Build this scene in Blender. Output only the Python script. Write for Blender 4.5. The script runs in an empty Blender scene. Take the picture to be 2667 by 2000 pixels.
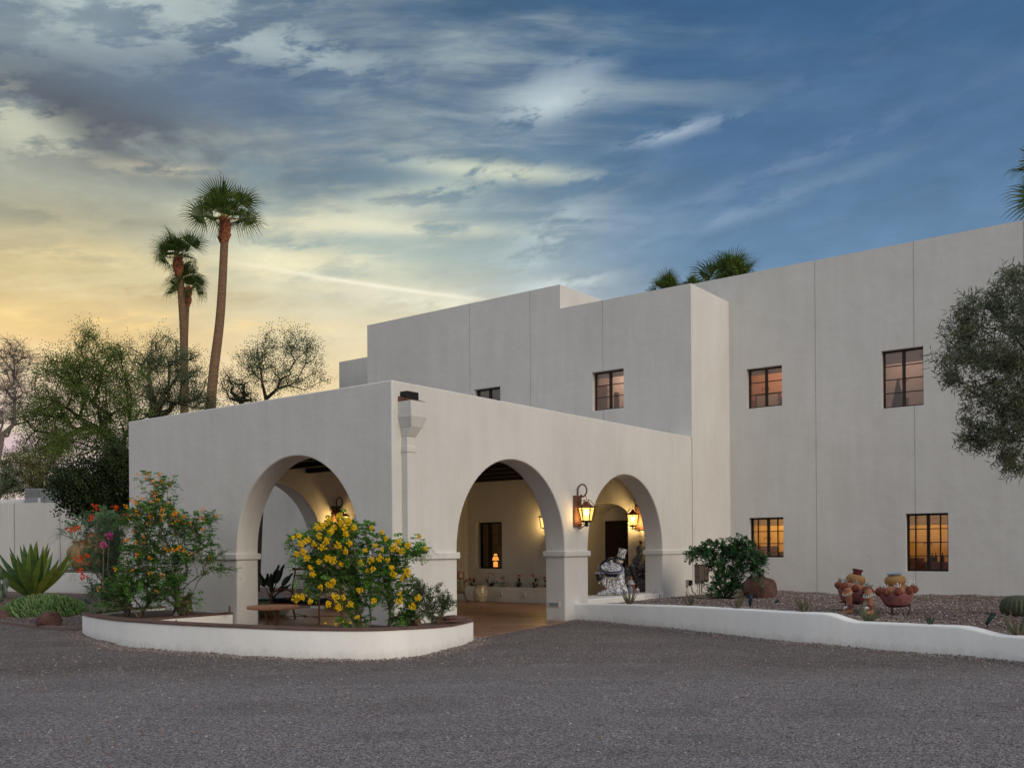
import bpy, math, random
import numpy as np
from mathutils import Vector, Matrix
R = math.radians
sc = bpy.context.scene
col = sc.collection
random.seed(7)

# ------------------------------------------------------------------ camera
# house-aligned world: the portico front runs along X (corner at the origin), its
# entrance side runs along +Y, z=0 is the drive.  Camera solved from the vanishing points.
F_, CX, CY, ROLL, YAW = 2480.5, 1333.5, 1427.1, -.0074115, .9142826
s_, c_ = math.sin(YAW), math.cos(YAW)
RT = Vector((s_, c_, 0)); FW = Vector((-c_, s_, 0)); UPV = Vector((0, 0, 1))
R2 = RT*math.cos(ROLL)+UPV*math.sin(ROLL); U2 = -RT*math.sin(ROLL)+UPV*math.cos(ROLL)
CAM = Vector((11.0664, -11.1671, 1.5))
cam_d = bpy.data.cameras.new("camera"); cam = bpy.data.objects.new("camera", cam_d); col.objects.link(cam)
cam.matrix_world = Matrix(((R2.x, U2.x, -FW.x, CAM.x), (R2.y, U2.y, -FW.y, CAM.y), (R2.z, U2.z, -FW.z, CAM.z), (0, 0, 0, 1)))
cam_d.sensor_width = 36; cam_d.lens = F_/2667*36; cam_d.shift_y = (CY-1000)/2667
cam_d.clip_end = 2000; cam_d.clip_start = .1
sc.camera = cam
D = 1.20570
def ray(px, py): return R2*((px-CX)/F_) - U2*((py-CY)/F_) + FW
def pl(px, py, ax, val):
    r = ray(px, py); return CAM + r*((val-CAM[ax])/r[ax])
def at(px, py, depth): return CAM + ray(px, py)*depth     # photo pixel at a metric depth
def atD(px, py, depth): return at(px*D, py*D, depth)

# ------------------------------------------------------------------ world: dusk sky
def lin(c): return tuple(((x/255)/12.92 if x/255 <= .04045 else ((x/255+.055)/1.055)**2.4) for x in c)
w = bpy.data.worlds.new("World"); sc.world = w; w.use_nodes = True
nt = w.node_tree; nt.nodes.clear()
def N(t, **k):
    n = nt.nodes.new(t)
    for a, b in k.items(): setattr(n, a, b)
    return n
def L(a, b): nt.links.new(a, b)
def setin(sock, v):
    if hasattr(v, 'node'): L(v, sock)
    else: sock.default_value = v
def M(op, a, b=None, c=None):
    n = N('ShaderNodeMath', operation=op); setin(n.inputs[0], a)
    if b is not None: setin(n.inputs[1], b)
    if c is not None: setin(n.inputs[2], c)
    return n.outputs[0]
def smooth(x, a, b):
    n = N('ShaderNodeMapRange', interpolation_type='SMOOTHERSTEP'); setin(n.inputs[0], x)
    n.inputs[1].default_value = a; n.inputs[2].default_value = b
    return n.outputs[0]
def dot(v, vec):
    n = N('ShaderNodeVectorMath', operation='DOT_PRODUCT'); L(v, n.inputs[0]); n.inputs[1].default_value = vec
    return n.outputs['Value']
def comb(x, y, z):
    n = N('ShaderNodeCombineXYZ'); setin(n.inputs[0], x); setin(n.inputs[1], y); setin(n.inputs[2], z); return n.outputs[0]
def ramp(x, stops):
    n = N('ShaderNodeValToRGB'); L(x, n.inputs[0]); e = n.color_ramp.elements
    while len(e) < len(stops): e.new(.5)
    for i, (p, c) in enumerate(stops): e[i].position = p; e[i].color = (*lin(c), 1)
    return n.outputs[0]
def mix(f, a, b, bt='MIX'):
    n = N('ShaderNodeMix', data_type='RGBA', blend_type=bt); setin(n.inputs[0], f)
    for i, v in ((6, a), (7, b)):
        if hasattr(v, 'node'): L(v, n.inputs[i])
        else: n.inputs[i].default_value = (*lin(v), 1)
    return n.outputs[2]
def noise(v, scale, detail=6, rough=.55, dist=0.):
    n = N('ShaderNodeTexNoise'); L(v, n.inputs['Vector']); n.inputs['Scale'].default_value = scale
    n.inputs['Detail'].default_value = detail; n.inputs['Roughness'].default_value = rough
    n.inputs['Distortion'].default_value = dist; return n.outputs['Fac']
tc = N('ShaderNodeTexCoord').outputs['Generated']
dr = dot(tc, RT); df = dot(tc, FW); du = dot(tc, (0, 0, 1))
az = M('MULTIPLY', M('ARCTAN2', dr, df), 57.2958)      # degrees, 0 = north of the house view
el = M('MULTIPLY', M('ARCSINE', du), 57.2958)
ee = M('DIVIDE', M('MAXIMUM', el, 0), 60)
def er(stops): return [(min(e/60, 1), c) for e, c in stops]
left = ramp(ee, er([(0, (196, 182, 205)), (5, (214, 186, 196)), (8, (226, 204, 184)), (11.5, (232, 200, 142)), (15, (200, 184, 140)), (19, (164, 166, 150)), (24, (112, 126, 140)), (29, (126, 143, 155)), (60, (160, 172, 188))]))
mid = ramp(ee, er([(0, (232, 214, 200)), (9, (232, 208, 160)), (13, (222, 212, 180)), (17, (170, 184, 176)), (21, (112, 136, 150)), (26, (82, 107, 134)), (31, (64, 94, 124)), (60, (165, 178, 195))]))
right = ramp(ee, er([(0, (200, 208, 214)), (10, (142, 168, 190)), (16, (102, 133, 164)), (21, (82, 114, 148)), (27, (64, 99, 136)), (33, (56, 90, 127)), (60, (160, 175, 195))]))
back = ramp(ee, er([(0, (170, 172, 174)), (15, (184, 184, 182)), (35, (180, 184, 188)), (60, (176, 186, 200))]))
sky = mix(smooth(az, -27, -8), left, mid)
sky = mix(smooth(az, -10, 16), sky, right)
# cloud-plane coordinates give streaks that converge towards the horizon
k = M('DIVIDE', 1, M('ADD', M('MAXIMUM', du, 0), .14))
cxp = M('MULTIPLY', dr, k); cyp = M('MULTIPLY', df, k)
vp = comb(cxp, cyp, 0)
rot = N('ShaderNodeMapping'); L(vp, rot.inputs[0]); rot.inputs['Rotation'].default_value = (0, 0, R(-24)); rot.inputs['Scale'].default_value = (.42, 1.7, 1)
warp = N('ShaderNodeTexNoise'); L(vp, warp.inputs['Vector']); warp.inputs['Scale'].default_value = 1.1; warp.inputs['Detail'].default_value = 4
wv = N('ShaderNodeVectorMath', operation='MULTIPLY_ADD'); L(warp.outputs['Color'], wv.inputs[0]); wv.inputs[1].default_value = (.28, .28, 0); L(rot.outputs[0], wv.inputs[2])
wisp = noise(wv.outputs[0], 1.9, 10, .60, .0)
big = noise(vp, .9, 5, .5, .3)
wm = M('MULTIPLY', smooth(wisp, .46, .70), smooth(big, .36, .60))
cover = M('ADD', M('MULTIPLY', smooth(az, 20, -8), .75), .22)
wm = M('MULTIPLY', wm, cover)
ccol = mix(smooth(az, -22, 14), (236, 222, 178), (172, 190, 208))
ccol = mix(smooth(el, 19, 27), ccol, (176, 190, 188))
sky = mix(M('MULTIPLY', wm, .9), sky, ccol)
# dark soft cloud bank high on the left, seen against the glow
ae = comb(M('MULTIPLY', az, .05), M('MULTIPLY', el, .11), 0)
dk = noise(ae, 2.3, 7, .55, .4)
def blob(a0, e0, sa, se, tilt=0.):
    da = M('SUBTRACT', az, a0); de = M('SUBTRACT', M('SUBTRACT', el, e0), M('MULTIPLY', da, tilt))
    q = M('ADD', M('POWER', M('ABSOLUTE', M('DIVIDE', da, sa)), 2), M('POWER', M('ABSOLUTE', M('DIVIDE', de, se)), 2))
    return M('EXPONENT', M('MULTIPLY', q, -1))
dm = M('MULTIPLY', blob(-22.5, 22.4, 8, 2.0, -.16), smooth(dk, .36, .54))
sky = mix(M('MULTIPLY', dm, .95), sky, (84, 90, 100))
dm2 = M('MULTIPLY', blob(-13, 24.5, 9, 3.2, -.1), smooth(dk, .36, .62))
sky = mix(M('MULTIPLY', dm2, .55), sky, (92, 112, 138))
fine = noise(comb(M('MULTIPLY', az, .11), M('MULTIPLY', M('SUBTRACT', el, M('MULTIPLY', az, .14)), .36), 0), 1.7, 11, .64, .12)
def puff(a, e, sa, se, tilt, amt, c, lo=.40, hi=.62):
    global sky
    sky = mix(M('MULTIPLY', M('MULTIPLY', blob(a, e, sa, se, tilt), smooth(fine, lo, hi)), amt), sky, c)
puff(-22, 28.6, 9, 2.6, .10, .95, (178, 190, 188), .42, .60)
puff(-14, 27.2, 7, 1.0, -.10, .8, (170, 184, 186), .42, .58)
puff(-27.5, 21.6, 3.6, 1.6, -.25, .85, (196, 198, 176), .42, .56)
puff(-20, 20.6, 3.0, .35, .05, .8, (196, 188, 164), .36, .52)
puff(2.4, 25.1, 2.7, 1.05, .22, 1., (184, 198, 202), .38, .52)
puff(3.4, 26.2, 2.4, .9, .3, .6, (150, 168, 184), .42, .58)
puff(10, 23.2, 2.9, .40, .16, .8, (168, 184, 198), .40, .56)
puff(-1, 21.6, 5.5, .5, -.07, .95, (206, 212, 192), .36, .54)
puff(-6, 20.0, 5, .9, .22, .8, (196, 206, 190), .42, .58)
puff(-7, 18.5, 6, .45, -.01, .95, (222, 222, 196), .34, .52)
puff(-15, 18.6, 4, .7, .0, .9, (228, 222, 186), .42, .56)
puff(-12.5, 16.4, 5, 1.1, -.05, .85, (234, 228, 194), .40, .56)
puff(2, 17.8, 3.4, 1.4, .5, .7, (190, 204, 204), .42, .58)
puff(12, 18.4, 9, .55, .23, .5, (142, 164, 188), .34, .62)
puff(14, 20.3, 10, .5, .26, .5, (126, 146, 176), .36, .58)
puff(16, 24.5, 9, .8, .35, .4, (104, 126, 160), .40, .62)
puff(3, 15.4, 3.0, .45, .1, .85, (204, 214, 214), .38, .54)
puff(5, 13.8, 5, .5, .05, .8, (214, 218, 218), .38, .56)
puff(-4, 14.2, 8, .7, -.12, .8, (232, 228, 204), .40, .58)
puff(-24, 15.8, 8, .7, .02, .6, (232, 212, 160), .42, .58)
puff(-22, 12.6, 9, .5, .03, .8, (250, 216, 146), .40, .56)
puff(-25, 17.6, 7, .6, .05, .7, (150, 150, 132), .42, .56)
puff(-20, 14.2, 7, .45, .02, .6, (190, 168, 120), .42, .56)
puff(-26, 10.5, 7, .5, .02, .7, (255, 226, 170), .40, .56)
puff(-8, 15.3, 7, .13, -.11, .75, (246, 240, 216), .0, .3)
fib = noise(comb(M('MULTIPLY', az, .16), M('MULTIPLY', M('SUBTRACT', el, M('MULTIPLY', az, .07)), .42), 4.), 1.5, 12, .64, .35)
fm = M('MULTIPLY_ADD', fib, .46, .78)
grey = N('ShaderNodeCombineColor'); [L(fm, grey.inputs[q]) for q in range(3)]
sky = mix(1., sky, grey.outputs[0], 'MULTIPLY')
sky = mix(smooth(df, .35, -.25), sky, back)
sky = mix(smooth(du, 0, -.06), sky, (96, 88, 86))
bg = N('ShaderNodeBackground'); L(sky, bg.inputs[0]); bg.inputs[1].default_value = .91
wo = N('ShaderNodeOutputWorld'); L(bg.outputs[0], wo.inputs[0])

# ------------------------------------------------------------------ sun: soft after-glow behind the camera, low from the +X side
sd = bpy.data.lights.new("sun", 'SUN'); sd.energy = 1.15; sd.angle = R(30); sd.color = (1, .84, .64)
sun = bpy.data.objects.new("sun", sd); col.objects.link(sun)
sdir = Vector((.90, -.14, .38)).normalized()
sun.rotation_euler = sdir.to_track_quat('Z', 'Y').to_euler()
vs = sc.view_settings; vs.view_transform = 'Standard'; vs.look = 'None'; vs.exposure = .22; vs.gamma = 1
try: vs.use_curve_mapping = False
except Exception: pass

# ------------------------------------------------------------------ materials
MATS = {}
def mat(name):
    m = bpy.data.materials.new(name); m.use_nodes = True; m.node_tree.nodes.clear(); return m
class T:                                           # tiny node helper
    def __init__(s, name): s.m = mat(name); s.t = s.m.node_tree; MATS[name] = s.m
    def n(s, t, **k):
        x = s.t.nodes.new(t)
        for a, b in k.items(): setattr(x, a, b)
        return x
    def l(s, a, b): s.t.links.new(a, b)
    def co(s): return s.n('ShaderNodeTexCoord').outputs['Object']
    def pos(s): return s.n('ShaderNodeNewGeometry').outputs['Position']
    def map(s, v, scale=(1, 1, 1), rot=(0, 0, 0)):
        x = s.n('ShaderNodeMapping'); s.l(v, x.inputs[0]); x.inputs['Scale'].default_value = scale; x.inputs['Rotation'].default_value = rot; return x.outputs[0]
    def noise(s, v, sc, det=4, r=.5, o='Fac'):
        x = s.n('ShaderNodeTexNoise'); s.l(v, x.inputs['Vector']); x.inputs['Scale'].default_value = sc; x.inputs['Detail'].default_value = det; x.inputs['Roughness'].default_value = r; return x.outputs[o]
    def vor(s, v, sc, feat='F1', o='Distance', rnd=1):
        x = s.n('ShaderNodeTexVoronoi', feature=feat); s.l(v, x.inputs['Vector']); x.inputs['Scale'].default_value = sc; x.inputs['Randomness'].default_value = rnd; return x.outputs[o]
    def ramp(s, f, stops, interp='LINEAR'):
        x = s.n('ShaderNodeValToRGB'); s.l(f, x.inputs[0]); e = x.color_ramp.elements; x.color_ramp.interpolation = interp
        while len(e) < len(stops): e.new(.5)
        for i, (p, c) in enumerate(stops): e[i].position = p; e[i].color = (*c, 1) if not isinstance(c, (int, float)) else (c, c, c, 1)
        return x.outputs[0]
    def mix(s, f, a, b, bt='MIX'):
        x = s.n('ShaderNodeMix', data_type='RGBA', blend_type=bt)
        for i, v in ((0, f), (6, a), (7, b)):
            if hasattr(v, 'node'): s.l(v, x.inputs[i])
            elif i == 0: x.inputs[0].default_value = v
            else: x.inputs[i].default_value = (*v, 1)
        return x.outputs[2]
    def math(s, op, a, b=0.):
        x = s.n('ShaderNodeMath', operation=op)
        for i, v in ((0, a), (1, b)):
            if hasattr(v, 'node'): s.l(v, x.inputs[i])
            else: x.inputs[i].default_value = v
        return x.outputs[0]
    def bump(s, h, st, dist, prev=None):
        x = s.n('ShaderNodeBump'); s.l(h, x.inputs['Height']); x.inputs['Strength'].default_value = st; x.inputs['Distance'].default_value = dist
        if prev is not None: s.l(prev, x.inputs['Normal'])
        return x.outputs[0]
    def out(s, colr, rough=.8, normal=None, metal=0, spec=.3, trans=0, coat=0, emis=None, est=0):
        p = s.n('ShaderNodeBsdfPrincipled')
        if hasattr(colr, 'node'): s.l(colr, p.inputs['Base Color'])
        else: p.inputs['Base Color'].default_value = (*colr, 1)
        if hasattr(rough, 'node'): s.l(rough, p.inputs['Roughness'])
        else: p.inputs['Roughness'].default_value = rough
        p.inputs['Metallic'].default_value = metal; p.inputs['Specular IOR Level'].default_value = spec
        p.inputs['Coat Weight'].default_value = coat
        if emis: p.inputs['Emission Color'].default_value = (*emis, 1); p.inputs['Emission Strength'].default_value = est
        if normal is not None: s.l(normal, p.inputs['Normal'])
        sh = p.outputs[0]
        if trans:
            tr = s.n('ShaderNodeBsdfTranslucent')
            if hasattr(colr, 'node'): s.l(colr, tr.inputs[0])
            else: tr.inputs[0].default_value = (*colr, 1)
            mx = s.n('ShaderNodeMixShader'); mx.inputs[0].default_value = trans; s.l(sh, mx.inputs[1]); s.l(tr.outputs[0], mx.inputs[2]); sh = mx.outputs[0]
        o = s.n('ShaderNodeOutputMaterial'); s.l(sh, o.inputs[0]); return s.m

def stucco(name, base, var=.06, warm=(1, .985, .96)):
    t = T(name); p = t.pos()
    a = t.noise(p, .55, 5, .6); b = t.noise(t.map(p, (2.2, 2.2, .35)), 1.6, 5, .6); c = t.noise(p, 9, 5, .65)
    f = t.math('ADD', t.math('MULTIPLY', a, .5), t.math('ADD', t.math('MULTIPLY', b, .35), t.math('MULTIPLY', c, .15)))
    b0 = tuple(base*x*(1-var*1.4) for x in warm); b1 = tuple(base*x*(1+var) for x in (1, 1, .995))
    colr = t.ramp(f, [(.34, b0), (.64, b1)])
    sp = t.n('ShaderNodeSeparateXYZ'); t.l(p, sp.inputs[0]); z = sp.outputs[2]
    # rain streaks hanging from the tops of walls, dirt splashed up from the ground, trowel patches
    st = t.ramp(t.noise(t.map(p, (7, 7, .22)), 1.0, 6, .65), [(.52, 0.), (.74, 1.)]); pt = t.ramp(t.noise(p, .9, 3, .4), [(.60, 0.), (.63, 1.)])
    colr = t.mix(t.math('MULTIPLY', st, .12), colr, tuple(base*x for x in (.72, .69, .64)))
    colr = t.mix(t.math('MULTIPLY', pt, .10), colr, tuple(base*x for x in (.80, .80, .79)))
    sn = t.math('ADD', z, t.math('MULTIPLY', t.math('SUBTRACT', t.noise(t.map(p, (1, 1, .4)), 9, 5, .7), .5), -.30))
    colr = t.mix(t.math('MULTIPLY', t.ramp(sn, [(.0, 1.), (.12, 0.)]), .28), colr, (.36, .32, .29))
    sd_ = t.ramp(t.noise(p, 15, 4, .7), [(.70, 0.), (.74, 1.)]); colr = t.mix(t.math('MULTIPLY', sd_, .22), colr, (.42, .40, .37))
    g = t.noise(p, 2.2, 4, .55); h = t.noise(p, 26, 5, .7); e = t.noise(p, 140, 2, .6)
    nrm = t.bump(g, .38, .04); nrm = t.bump(h, .22, .012, nrm); nrm = t.bump(e, .25, .003, nrm)
    return t.out(colr, .88, nrm, spec=.15)
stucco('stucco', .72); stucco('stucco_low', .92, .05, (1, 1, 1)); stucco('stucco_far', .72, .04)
def simple(name, c, rough=.6, metal=0, spec=.3, coat=0, var=.25, sc_=12, bmp=.15, bd=.004):
    t = T(name); p = t.co(); n = t.noise(p, sc_, 5, .6)
    colr = t.ramp(n, [(.3, tuple(x*(1-var) for x in c)), (.7, tuple(min(1, x*(1+var)) for x in c))])
    return t.out(colr, rough, t.bump(t.noise(p, sc_*5, 4, .6), bmp, bd), metal, spec, 0, coat)
simple('black_iron', (.030, .020, .016), .55, .6, .4); simple('frame_black', (.012, .011, .012), .45)
simple('frame_brown', (.035, .024, .022), .5); simple('rust_iron', (.19, .085, .055), .6, .3)
simple('rust_plate', (.20, .095, .06), .65, .3, var=.35, sc_=9); simple('lamp_roof', (.22, .05, .035), .5, .3)
simple('joint', (.31, .305, .30), .9); simple('coping', (.13, .075, .065), .75, var=.3, sc_=5); simple('coping_edge', (.06, .028, .028), .7)
simple('soil', (.10, .07, .055), .95, var=.35, sc_=20, bmp=.6, bd=.02)
simple('bark', (.085, .060, .045), .9, var=.4, sc_=18, bmp=.6, bd=.01); simple('bark_dark', (.028, .021, .017), .9, var=.4, sc_=14, bmp=.6, bd=.01)
simple('bark_pale', (.20, .155, .125), .85, var=.3, sc_=14, bmp=.4, bd=.005); simple('twig_grey', (.20, .165, .15), .9)
simple('terracotta', (.40, .19, .11), .75, var=.3, sc_=10); simple('terracotta_dark', (.22, .07, .045), .8, var=.35, sc_=14, bmp=.5, bd=.01)
simple('clay_purple', (.31, .125, .13), .6, var=.3, sc_=8); simple('clay_ochre', (.36, .20, .08), .55, var=.2, sc_=7); simple('clay_maroon', (.13, .03, .035), .45, var=.2)
simple('white_clay', (.62, .62, .62), .6, var=.15); simple('grey_clay', (.30, .34, .34), .7, var=.2); simple('blue_clay', (.32, .42, .55), .35, coat=.4, var=.2)
simple('plastic_white', (.62, .61, .58), .5, var=.05); simple('grey_glass', (.22, .27, .31), .2, var=.1); simple('grey_metal', (.36, .37, .38), .5, .5, var=.1)
simple('box_brown', (.12, .095, .085), .55, .2, var=.15); simple('dark_wood', (.022, .012, .009), .55, var=.5, sc_=6); simple('beam_wood', (.030, .018, .013), .8, var=.4, sc_=6)
simple('navy_cloth', (.006, .008, .032), .85, var=.35, sc_=30); simple('spot_green', (.012, .035, .035), .5, .3); simple('spot_blue', (.03, .05, .075), .5, .2)
simple('bone', (.66, .60, .50), .4, coat=.3, var=.1); simple('navy_glaze', (.012, .017, .05), .25, coat=.6, var=.5, sc_=16); simple('black_glaze', (.010, .010, .014), .3, coat=.5)
simple('lavender', (.32, .33, .46), .4, coat=.3, var=.25, sc_=20); simple('orange_glaze', (.55, .17, .04), .4, coat=.4); simple('bell_grey', (.45, .47, .52), .35, coat=.4, var=.1)
simple('rock', (.14, .075, .065), .9, var=.45, sc_=7, bmp=.9, bd=.03); simple('rock_tan', (.26, .15, .11), .9, var=.35, sc_=9, bmp=.9, bd=.02)
simple('roof_grey', (.3, .29, .28), .9); simple('brass', (.30, .24, .14), .4, .8); simple('pot_green_rim', (.02, .10, .05), .25, coat=.5)
simple('palm_boot', (.40, .15, .07), .85, var=.6, sc_=7, bmp=.9, bd=.05); simple('petiole', (.30, .24, .06), .6, var=.3)
simple('ac_metal', (.30, .31, .35), .5, .3, var=.1); simple('edging', (.17, .12, .11), .9, var=.2, bmp=.4, bd=.01); simple('stake', (.16, .10, .08), .8)
simple('switch', (.34, .28, .17), .6)
t = T('palm_trunk'); p = t.co(); v = t.noise(t.map(p, (1, 1, 8)), 4, 5, .6); q = t.noise(p, 9, 4)
t.out(t.ramp(v, [(.3, (.13, .080, .05)), (.7, (.32, .19, .11))]), .9, t.bump(v, .8, .05, t.bump(q, .4, .02)))
def leafmat(name, cs, rough=.55, trans=.3, spec=.3):
    t = T(name); g = t.n('ShaderNodeNewGeometry').outputs['Random Per Island']
    n = t.noise(t.co(), 1.3, 3); f = t.math('ADD', t.math('MULTIPLY', g, .6), t.math('MULTIPLY', n, .4))
    k = len(cs); colr = t.ramp(f, [(.15+.7*i/(k-1), c) for i, c in enumerate(cs)])
    return t.out(colr, rough, None, 0, spec, trans)
leafmat('leaf_mesquite', [(.085, .13, .03), (.15, .22, .05), (.24, .31, .09)], trans=.5)
leafmat('leaf_mesquite_gold', [(.14, .16, .06), (.22, .23, .09), (.30, .30, .12)])
leafmat('leaf_olive', [(.09, .125, .06), (.15, .19, .10), (.22, .25, .15)])
leafmat('leaf_dark', [(.016, .030, .014), (.035, .058, .022), (.075, .10, .035)])
leafmat('leaf_acacia', [(.065, .085, .05), (.13, .155, .095), (.20, .225, .145)], trans=.35)
leafmat('leaf_orange_bells', [(.045, .14, .035), (.10, .26, .055), (.20, .38, .08)])
leafmat('leaf_yellow_bells', [(.05, .16, .03), (.12, .31, .05), (.26, .48, .09)])
leafmat('leaf_feather', [(.06, .15, .07), (.11, .22, .11), (.17, .30, .15)])
leafmat('leaf_small', [(.03, .06, .03), (.06, .11, .05), (.11, .17, .08)])
leafmat('leaf_round', [(.022, .075, .030), (.05, .14, .055), (.10, .22, .085)])
leafmat('leaf_palm', [(.045, .085, .018), (.09, .145, .026), (.18, .24, .04)], .4, .45, .5)
leafmat('leaf_bird', [(.014, .030, .020), (.030, .055, .038), (.05, .08, .055)], .4, .15)
leafmat('fl_orange', [(.88, .36, .02), (.92, .46, .03), (.80, .26, .05)], trans=.3)
leafmat('fl_yellow', [(.88, .58, .008), (.95, .72, .02), (.97, .82, .06)], trans=.3)
leafmat('fl_red', [(.55, .015, .01), (.75, .06, .01), (.85, .25, .02)]); leafmat('fl_pink', [(.62, .10, .32), (.75, .2, .5)])
leafmat('aloe', [(.10, .10, .06), (.17, .16, .10), (.22, .17, .13)]); leafmat('euphorbia', [(.055, .12, .035), (.12, .22, .07), (.22, .32, .13)], trans=.05)
leafmat('cactus_pad', [(.08, .12, .08), (.16, .20, .16)], trans=0)
t = T('agave'); p = t.co(); g = t.n('ShaderNodeNewGeometry').outputs['Random Per Island']
n = t.noise(t.map(p, (1, 1, 5)), 2.4, 4); f = t.math('ADD', t.math('MULTIPLY', g, .55), t.math('MULTIPLY', n, .45))
t.out(t.ramp(f, [(.2, (.025, .075, .035)), (.48, (.06, .15, .05)), (.68, (.18, .26, .035)), (.88, (.32, .33, .05))]), .45, t.bump(n, .2, .01), spec=.4)
t = T('cactus'); p = t.co(); n = t.noise(p, 30, 3)
t.out(t.ramp(n, [(.3, (.045, .060, .035)), (.7, (.11, .12, .08))]), .7, t.bump(n, .5, .01))
# gravel: cells of many stone colours with rounded relief
def gravel(name, sc1, cols, dirt, bd=.012, drive=False):
    t = T(name); p = t.pos()
    wv_ = t.n('ShaderNodeVectorMath', operation='MULTIPLY_ADD'); t.l(t.noise(p, sc1*.6, 2, .5, 'Color'), wv_.inputs[0]); wv_.inputs[1].default_value = (.6/sc1,)*3; t.l(p, wv_.inputs[2]); q = wv_.outputs[0]
    d1 = t.vor(q, sc1); cc = t.vor(q, sc1, o='Color')
    sep = t.n('ShaderNodeSeparateColor'); t.l(cc, sep.inputs[0])
    k = len(cols); stones = t.ramp(sep.outputs[0], [(i/k, c) for i, c in enumerate(cols)], 'CONSTANT')
    shade = t.ramp(sep.outputs[1], [(0, .55), (1, 1.25)])
    stones = t.mix(1., stones, shade, 'MULTIPLY')
    gap = t.ramp(d1, [(.42, 1.), (.78, 0.)])
    base = t.mix(gap, dirt, stones)
    big_ = t.noise(p, .35, 5, .6); mid_ = t.noise(t.map(p, (1, 1, 1), (0, 0, R(38))), 2.2, 4, .6)
    base = t.mix(1., base, t.ramp(big_, [(.3, .80), (.7, 1.18)]), 'MULTIPLY')
    base = t.mix(1., base, t.ramp(mid_, [(.3, .88), (.7, 1.12)]), 'MULTIPLY')
    if drive:                                       # crushed grey fines wheels have compacted
        grey = t.ramp(t.vor(q, sc1*1.25, o='Color'), [(0, (.068, .060, .063)), (.55, (.235, .212, .222)), (1, (.57, .53, .545))])
        s2 = t.n('ShaderNodeSeparateXYZ'); t.l(p, s2.inputs[0])
        dd = t.math('ADD', t.math('MULTIPLY', s2.outputs[0], c_), t.math('MULTIPLY', s2.outputs[1], -s_))  # distance out from the house over the drive
        dd = t.math('ADD', dd, t.math('MULTIPLY', big_, 3.0))
        fac = t.ramp(t.math('MULTIPLY', dd, .1), [(.50, 0.), (.62, 1.)])
        base = t.mix(fac, base, grey)
        # curved wheel tracks: fines pressed smooth, stones thrown aside
        q2 = t.map(p, (1, 1, 1), (0, 0, YAW-math.pi/2)); s3 = t.n('ShaderNodeSeparateXYZ'); t.l(q2, s3.inputs[0])
        arc = t.math('ADD', s3.outputs[1], t.math('ADD', t.math('MULTIPLY', t.math('POWER', t.math('ABSOLUTE', t.math('ADD', s3.outputs[0], -1.)), 2), .022), t.math('MULTIPLY', t.noise(p, .5, 3), .7)))
        wv2 = t.math('SINE', t.math('MULTIPLY', arc, 3.4)); tr_ = t.math('MULTIPLY', t.ramp(wv2, [(.55, 0.), (.95, 1.)]), t.ramp(t.noise(p, .28, 3), [(.42, 0.), (.6, 1.)]))
        base = t.mix(t.math('MULTIPLY', tr_, .34), base, (.185, .178, .185))
        rd = t.math('MULTIPLY', t.ramp(wv2, [(.0, 1.), (.16, 0.)]), t.ramp(t.noise(p, .7, 4), [(.45, 0.), (.6, 1.)]))
        base = t.mix(t.math('MULTIPLY', rd, .28), base, (.10, .09, .09))
    h = t.ramp(d1, [(0., 1.), (.75, 0.)])
    return t.out(base, .9, t.bump(h, 1., bd*1.4, t.bump(mid_, .5, .05)), spec=.2)
gravel('gravel_drive', 62, [(.20, .16, .155), (.30, .24, .225), (.14, .115, .115), (.36, .31, .30), (.23, .195, .195), (.50, .46, .45)], (.07, .060, .06), .010, True)
gravel('gravel_bed', 30, [(.22, .13, .115), (.33, .21, .175), (.13, .095, .095), (.40, .28, .22), (.55, .46, .41), (.25, .17, .16), (.19, .17, .175)], (.05, .035, .032), .02)
t = T('pebbles'); g = t.n('ShaderNodeNewGeometry').outputs['Random Per Island']
t.out(t.ramp(g, [(0, (.17, .14, .14)), (.3, (.26, .205, .195)), (.55, (.22, .19, .19)), (.85, (.33, .28, .265)), (1, (.48, .45, .435))]), .9)
# patio: narrow wood-look tiles laid on the diagonal
t = T('patio_tile'); p = t.map(t.pos(), (1, 1, 1), (0, 0, R(-45)))
b = t.n('ShaderNodeTexBrick'); t.l(p, b.inputs['Vector']); b.inputs['Scale'].default_value = 1
b.inputs['Brick Width'].default_value = .6; b.inputs['Row Height'].default_value = .10; b.inputs['Mortar Size'].default_value = .004
b.inputs['Color1'].default_value = (.20, .095, .062, 1); b.inputs['Color2'].default_value = (.40, .24, .16, 1); b.inputs['Mortar'].default_value = (.06, .035, .028, 1)
b.inputs['Bias'].default_value = .1
gr = t.noise(t.map(p, (3, 40, 1)), 1.4, 5, .6)
cc = t.mix(1., b.outputs[0], t.ramp(gr, [(.25, .5), (.75, 1.45)]), 'MULTIPLY')
t.out(cc, .42, t.bump(b.outputs['Fac'], -.3, .004), spec=.4)
# hand-painted blue and white pottery
def talavera(name, bgc, ink, sc_, th=.12, ink2=None, coat=.6):
    t = T(name); p = t.co()
    d = t.vor(p, sc_, 'DISTANCE_TO_EDGE'); q = t.vor(p, sc_*2.3); n = t.noise(p, sc_*1.1, 3)
    r1 = t.ramp(t.math('ABSOLUTE', t.math('SUBTRACT', q, .34)), [(.0, 1.), (th, 1.), (th+.03, 0.)])
    m1 = t.ramp(n, [(.46, 0.), (.5, 1.)]); f = t.math('MULTIPLY', r1, m1)
    e = t.ramp(d, [(.0, 1.), (.045, 1.), (.06, 0.)]); f = t.math('MAXIMUM', f, t.math('MULTIPLY', e, .75))
    c0 = t.mix(f, bgc, ink)
    if ink2: c0 = t.mix(t.ramp(t.vor(p, sc_*.8, o='Distance'), [(.16, 1.), (.2, 0.)]), c0, ink2)
    return t.out(c0, .3, None, coat=coat, spec=.5)
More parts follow.
